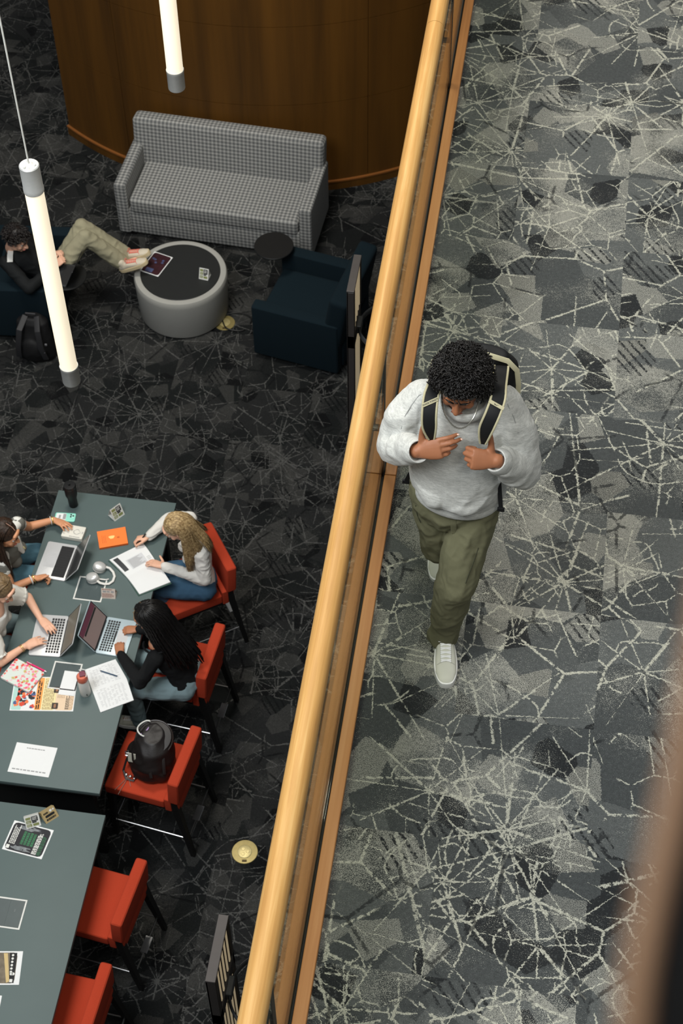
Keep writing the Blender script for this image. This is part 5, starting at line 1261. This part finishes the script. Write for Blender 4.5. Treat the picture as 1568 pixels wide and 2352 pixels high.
bl = Blob(); nb_.build('bare_shoulder', SK_DEEP, top, .005, 3)

# student in grey vest
VEST = cloth('grey_rib_vest', (112, 111, 104), 400, .14, .9, .5, 0, (40, 300, 300))
f0 = V((1, 0, 0)); J = dict(hip=pz(2, 1300, -3.57), sh=[pz(40, 1203, -3.18), pz(8, 1296, -3.18)], head=pz(12, 1226, -2.93), f=V((.93, -.12, -.36)), u=V((.28, 0, .95)),
         el=[pz(66, 1210, -3.33), pz(25, 1352, -3.355)], wr=[pz(124, 1194, -3.335), pz(80, 1328, -3.35)])
s_ = (J['sh'][1]-J['sh'][0]).normalized(); legs(J, J['hip']-V((0, 0, .01)), s_, f0, [pz(95, 1268, -3.61), pz(84, 1318, -3.61)])
rt_, top, P, ax, s, fr, shc = seated('dark-haired student in grey knit vest reaching for the white boxed book', J, SK_TAN, VEST, JEAN_G,
    [((.88, -.35, .10), (.0, .3, .95), -1, ((14, 18, 10), (12, 15, 10), (14, 18, 12), (18, 20, 12)), (.45, -.85, -.15), 9), ((.92, .32, .05), (-.25, .45, .85), 1, ((45, 60, 35), (50, 65, 35), (55, 65, 35), (60, 60, 35)), (.8, .5, .25))], dict(w=.135, d=.095, sleeve='cap', disp=fold(12, .004, (1, 1, 1), 9), topextra=()))
face_parts(rt_, P, ax, .95, H_BROWN, (186, 100, 92))
b = bmesh.new(); G = fall(P, ax, .95, [-70, -95, -120, -150, -180], lambda a: .36, lambda a: (-.03, .02, 0)); strands(b, G, 260, .0028, .008, 3)
G = fall(P, ax, .95, [68, 90, 115, 140, 170, 185], lambda a: .40, lambda a: (.03 if a < 110 else -.05, -.03, 0)); strands(b, G, 320, .0028, .008, 4)
hr = obj('hair', b, H_BROWN, rt_, True, 180); hair_cap(P, ax, .95, .010).build('hair_base', H_BROWN, hr, .006, 3)
b = bmesh.new(); tube(b, [P(.01, .06, .106), P(.008, .03, .1285), P(.004, -.02, .136)], .0016, 5); obj('parting', b, pm('scalp_pink', (206, 160, 140), .6), hr, True)
# white shirt under the vest: collar yoke and short sleeves
SHIRT = cloth('white_cotton', (222, 220, 212), 600, .04)
for i in (0, 1):
    bl = Blob(); bl.chain([J['sh'][i].lerp(shc, .35)+V((0, 0, .02)), J['sh'][i]+V((0, 0, .012)), J['sh'][i].lerp(J['el'][i], .20)], [.030, .047, .049])
    bl.build('shirt_sleeve', SHIRT, top, .006, 4, fold(20, .004, seed=4))
bl = Blob(); fx = fr if fr.x > 0 else -fr; cN = shc+fx*.054+V((0, 0, .030))
bl.cap(cN+V((-.01, 0, .035)), .046, cN+V((.030, 0, -.085)), .016, flat=(1.15, .75)); bl.build('shirt_front', SHIRT, top, .005, 3)
b = bmesh.new()
for k in range(4): q = cN+V((.045, -.005+.004*k, -.02-.012*k)); lathe(b, [(0, -.004), (.005, 0), (0, .004)], 8, tuple(q))
obj('gold_pendant', b, MAT_BRASS2, rt_, True)
def bangle(wr, el, t, r, mat, name, th=.003):
    d = (wr-el).normalized(); u1, v1, _ = frame_of(d); c = wr-d*t; b = bmesh.new(); tube(b, [c+u1*r*cos(a)+v1*r*sin(a) for a in [2*pi*k/24 for k in range(24)]], th, 6, True); return obj(name, b, mat, rt_, True)
GOLD = plain('gold', (206, 176, 108), .3, .8)
bangle(J['wr'][0], J['el'][0], .012, .030, GOLD, 'bracelet', .0045); bangle(J['wr'][0], J['el'][0], .024, .031, CARD, 'bracelet', .003)
bangle(J['wr'][1], J['el'][1], .028, .032, CARD, 'bracelet', .005); bangle(J['wr'][1], J['el'][1], .008, .030, GOLD, 'bracelet', .004)

# student in white blouse
f0 = V((1, .02, 0)); J = dict(hip=pz(-42, 1450, -3.57), sh=[pz(6, 1363, -3.20), pz(-26, 1456, -3.20)], head=pz(0, 1354, -2.95), f=V((.82, -.26, -.50)), u=V((.4, -.05, .9)),
         el=[pz(64, 1372, -3.28), pz(0, 1522, -3.355)], wr=[pz(93, 1421, -3.345), pz(58, 1484, -3.345)])
s_ = (J['sh'][1]-J['sh'][0]).normalized(); legs(J, J['hip']-V((0, 0, .01)), s_, f0, [pz(40, 1432, -3.61), pz(32, 1484, -3.61)])
rt_, top, P, ax, s, fr, shc = seated('student in white puff-sleeved blouse typing on the silver laptop', J, SK_FAIR, SHIRT, JEAN_L,
    [((.78, -.62, .04), (.1, .1, .98), -1, ((12, 18, 12), (12, 18, 10), (12, 18, 10), (14, 18, 12)), (.35, -.92, -.1), 4), ((.80, .58, .04), (.1, -.05, .98), 1, ((12, 20, 12), (12, 18, 10), (12, 18, 10), (12, 18, 10)), (.05, .98, -.05), 6)], dict(w=.145, d=.10, sleeve='puff', loose=.016, disp=fold(10, .010, (1, 1, .6), 11)))
face_parts(rt_, P, ax, .95, H_LIGHTBROWN, (200, 120, 112))
b = bmesh.new(); G = fall(P, ax, .95, [-70, -100, -130, -160, -185], lambda a: .30, lambda a: (-.06, .0, 0)); strands(b, G, 240, .0028, .008, 3)
G = fall(P, ax, .95, [70, 95, 120, 150, 180], lambda a: .32, lambda a: (-.06, -.02, 0)); strands(b, G, 240, .0028, .008, 4)
hr = obj('hair', b, H_LIGHTBROWN, rt_, True, 180); hair_cap(P, ax, .95, .010).build('hair_base', H_LIGHTBROWN, hr, .006, 3)
for i in (0, 1):      # frilled sleeve ends
    a, e = J['sh'][i], J['el'][i]; d = (e-a).normalized(); u1, v1, _ = frame_of(d); c = a.lerp(e, .68); b = bmesh.new(); n = 60
    r0 = [b.verts.new(c+u1*.056*cos(2*pi*k/n)+v1*.056*sin(2*pi*k/n)) for k in range(n)]; r1 = [b.verts.new(c+d*.028+(u1*cos(2*pi*k/n)+v1*sin(2*pi*k/n))*(.064+.005*sin(12*2*pi*k/n))) for k in range(n)]
    for k in range(n): b.faces.new((r0[k], r0[(k+1) % n], r1[(k+1) % n], r1[k]))
    obj('sleeve_frill', b, SHIRT, top, True, 180)
bangle(J['wr'][1], J['el'][1], .022, .028, GOLD, 'bracelet', .0022); bangle(J['wr'][1], J['el'][1], .032, .029, GOLD, 'bracelet', .0022)

# reclining student in the left armchair
BLK = cloth('black_track_top', (22, 24, 25), 500, .1, .8); KHAKI = cloth('khaki_cotton', (150, 145, 120), 700, .1)
J = dict(hip=V((-4.12, 10.24, -3.87)), sh=[V((-4.45, 10.02, -3.60)), V((-4.36, 10.33, -3.60))], head=py(38, 548, 10.07), f=V((.84, -.30, -.36)), u=V((.30, -.12, .93)),
         el=[pz(66, 662, -3.72), pz(108, 572, -3.74)], wr=[pz(126, 612, -3.64), pz(122, 582, -3.62)])
J['hp'] = [V((-4.10, 10.17, -3.87)), V((-4.08, 10.33, -3.87))]; J['kn'] = [pz(195, 543, -3.52), pz(188, 519, -3.51)]
J['an'] = [pz(285, 607, FZ+.52), pz(292, 588, FZ+.53)]; J['toe'] = [J['an'][0]+V((.1, .02, .05)), J['an'][1]+V((.1, .02, .05))]
RUN = (plain('runner_cream', (198, 188, 168), .7), plain('runner_sole', (206, 188, 150), .6), plain('runner_pink', (218, 122, 104), .7), plain('runner_red', (206, 92, 78), .7))
def runners(root, i, J):
    a = J['an'][i]; toe = (pz(346, 600, FZ+.60), pz(348, 581, FZ+.60))[i]; heel = (pz(278, 624, FZ+.475), pz(286, 600, FZ+.475))[i]
    up = V((0, 0, 1)); sh_ = shoe(root, heel, heel+(toe-heel).normalized()*.275, RUN, wd=.046)
rt_, top, P, ax, s, fr, shc = seated('dark-haired student reclining in the teal armchair with shoes on the ottoman', J, SK_FAIR, BLK, KHAKI,
    [((.6, .5, .5), (-.3, -.6, .7), -1, ((50, 60, 30),)*4, (.4, .7, .6)), ((.75, -.2, .5), (-.3, .4, .8), 1, ((50, 60, 30),)*4, (.3, -.4, .8))], dict(w=.165, d=.11, fem=0, k=1.0, lw=1.0, aw=1.4, loose=.012, disp=fold(9, .007, seed=13), shoes=runners))
face_parts(rt_, P, ax, 1.0, H_DARK, (190, 112, 100))
b = bmesh.new(); rg = random.Random(8); d_, f_, u_ = ax; cnt = 0
while cnt < 700:
    v = V((rg.gauss(0, 1), rg.gauss(0, 1), rg.gauss(0, 1))).normalized()
    if v.z < -.3 or (v.y > .45 and v.z < .45) or (v.y > .1 and v.z < .0): continue
    nrm = (d_*v.x + f_*v.y + u_*v.z); base = P(v.x*.078, -.012+v.y*.094, .030+v.z*.086); sw_ = (f_*.6*(1 if v.y > -.2 else -.4) + V((rg.uniform(-.5, .5), rg.uniform(-.5, .5), -.1)))
    tube(b, [base, base+nrm*.014+sw_*.008, base+nrm*.020+sw_*.026, base+nrm*.014+sw_*.046], [.004, .004, .0035, .0012], 5); cnt += 1
hr = obj('hair', b, H_DARK, rt_, True, 180); hair_cap(P, ax, 1.0, .008, .0).build('hair_base', H_DARK, hr, .006, 2)
for i in (0, 1):
    b = bmesh.new(); a = J['sh'][i]; c = shc.lerp(a, .45)+V((0, 0, .058)); e = a.lerp(J['el'][i], .22)+V((-.0, 0, .068)); ribbon(b, [c, c.lerp(e, .5)+V((0, 0, .012)), e], .05, .004, V((0, -.1, 1))); obj('shoulder_stripe', b, CARD, top, True)
b = bmesh.new(); lathe(b, [(0, .002), (.018, .002), (.018, 0), (0, 0)], 5, tuple(shc+V((.11, -.02, -.05))), M.Rotation(R(50), 3, 'Y')); obj('chest_emblem', b, pm('emblem_gold', (176, 168, 130)), top, True)
# ------------------------------------------------------------------ camera, lights, view
cd = bpy.data.cameras.new('camera'); cam = bpy.data.objects.new('camera', cd); C.objects.link(cam)
cam.matrix_world = M(((RT.x, UP.x, -FW.x, CAM.x), (RT.y, UP.y, -FW.y, CAM.y), (RT.z, UP.z, -FW.z, CAM.z), (0, 0, 0, 1)))
cd.sensor_fit = 'VERTICAL'; cd.sensor_height = 36; cd.sensor_width = 24; cd.lens = F_PX/2352*36
cd.clip_start = .02; cd.clip_end = 100
cd.dof.use_dof = True; cd.dof.focus_distance = 6.9; cd.dof.aperture_fstop = cd.lens/1000/.009
bpy.context.scene.camera = cam
def area(name, loc, tgt, sx, sy, e, col):
    l = bpy.data.lights.new(name, 'AREA'); l.shape = 'RECTANGLE'; l.size = sx; l.size_y = sy; l.energy = e; l.color = col
    o = bpy.data.objects.new(name, l); C.objects.link(o); o.location = loc
    o.rotation_euler = (V(tgt)-V(loc)).to_track_quat('-Z', 'Y').to_euler(); return o
area('ceiling_light_walkway', (1.3, .6, 8.4), (.2, 4.4, 0), 2.8, 2.8, 240, (1, .97, .9))
area('ceiling_light_walkway_far', (1.6, 8.5, 8.0), (.8, 7.0, 0), 2.0, 3.0, 165, (1, .97, .9))
area('ceiling_light_atrium', (-4.2, 1.6, 7.6), (-2.8, 5.8, -4.0), 4.0, 4.0, 830, (.95, .98, 1.0))
area('ceiling_light_lounge', (-3.2, 9.0, 6.9), (-3.0, 10.6, -4.4), 2.0, 2.0, 560, (1, .94, .84))
w = bpy.data.worlds.new('world'); bpy.context.scene.world = w; w.use_nodes = True
w.node_tree.nodes['Background'].inputs[0].default_value = (.9, .95, 1, 1); w.node_tree.nodes['Background'].inputs[1].default_value = .20
sc = bpy.context.scene; sc.view_settings.view_transform = 'Standard'; sc.view_settings.look = 'None'; sc.view_settings.exposure = 0; sc.view_settings.gamma = 1
sc.view_settings.use_curve_mapping = False
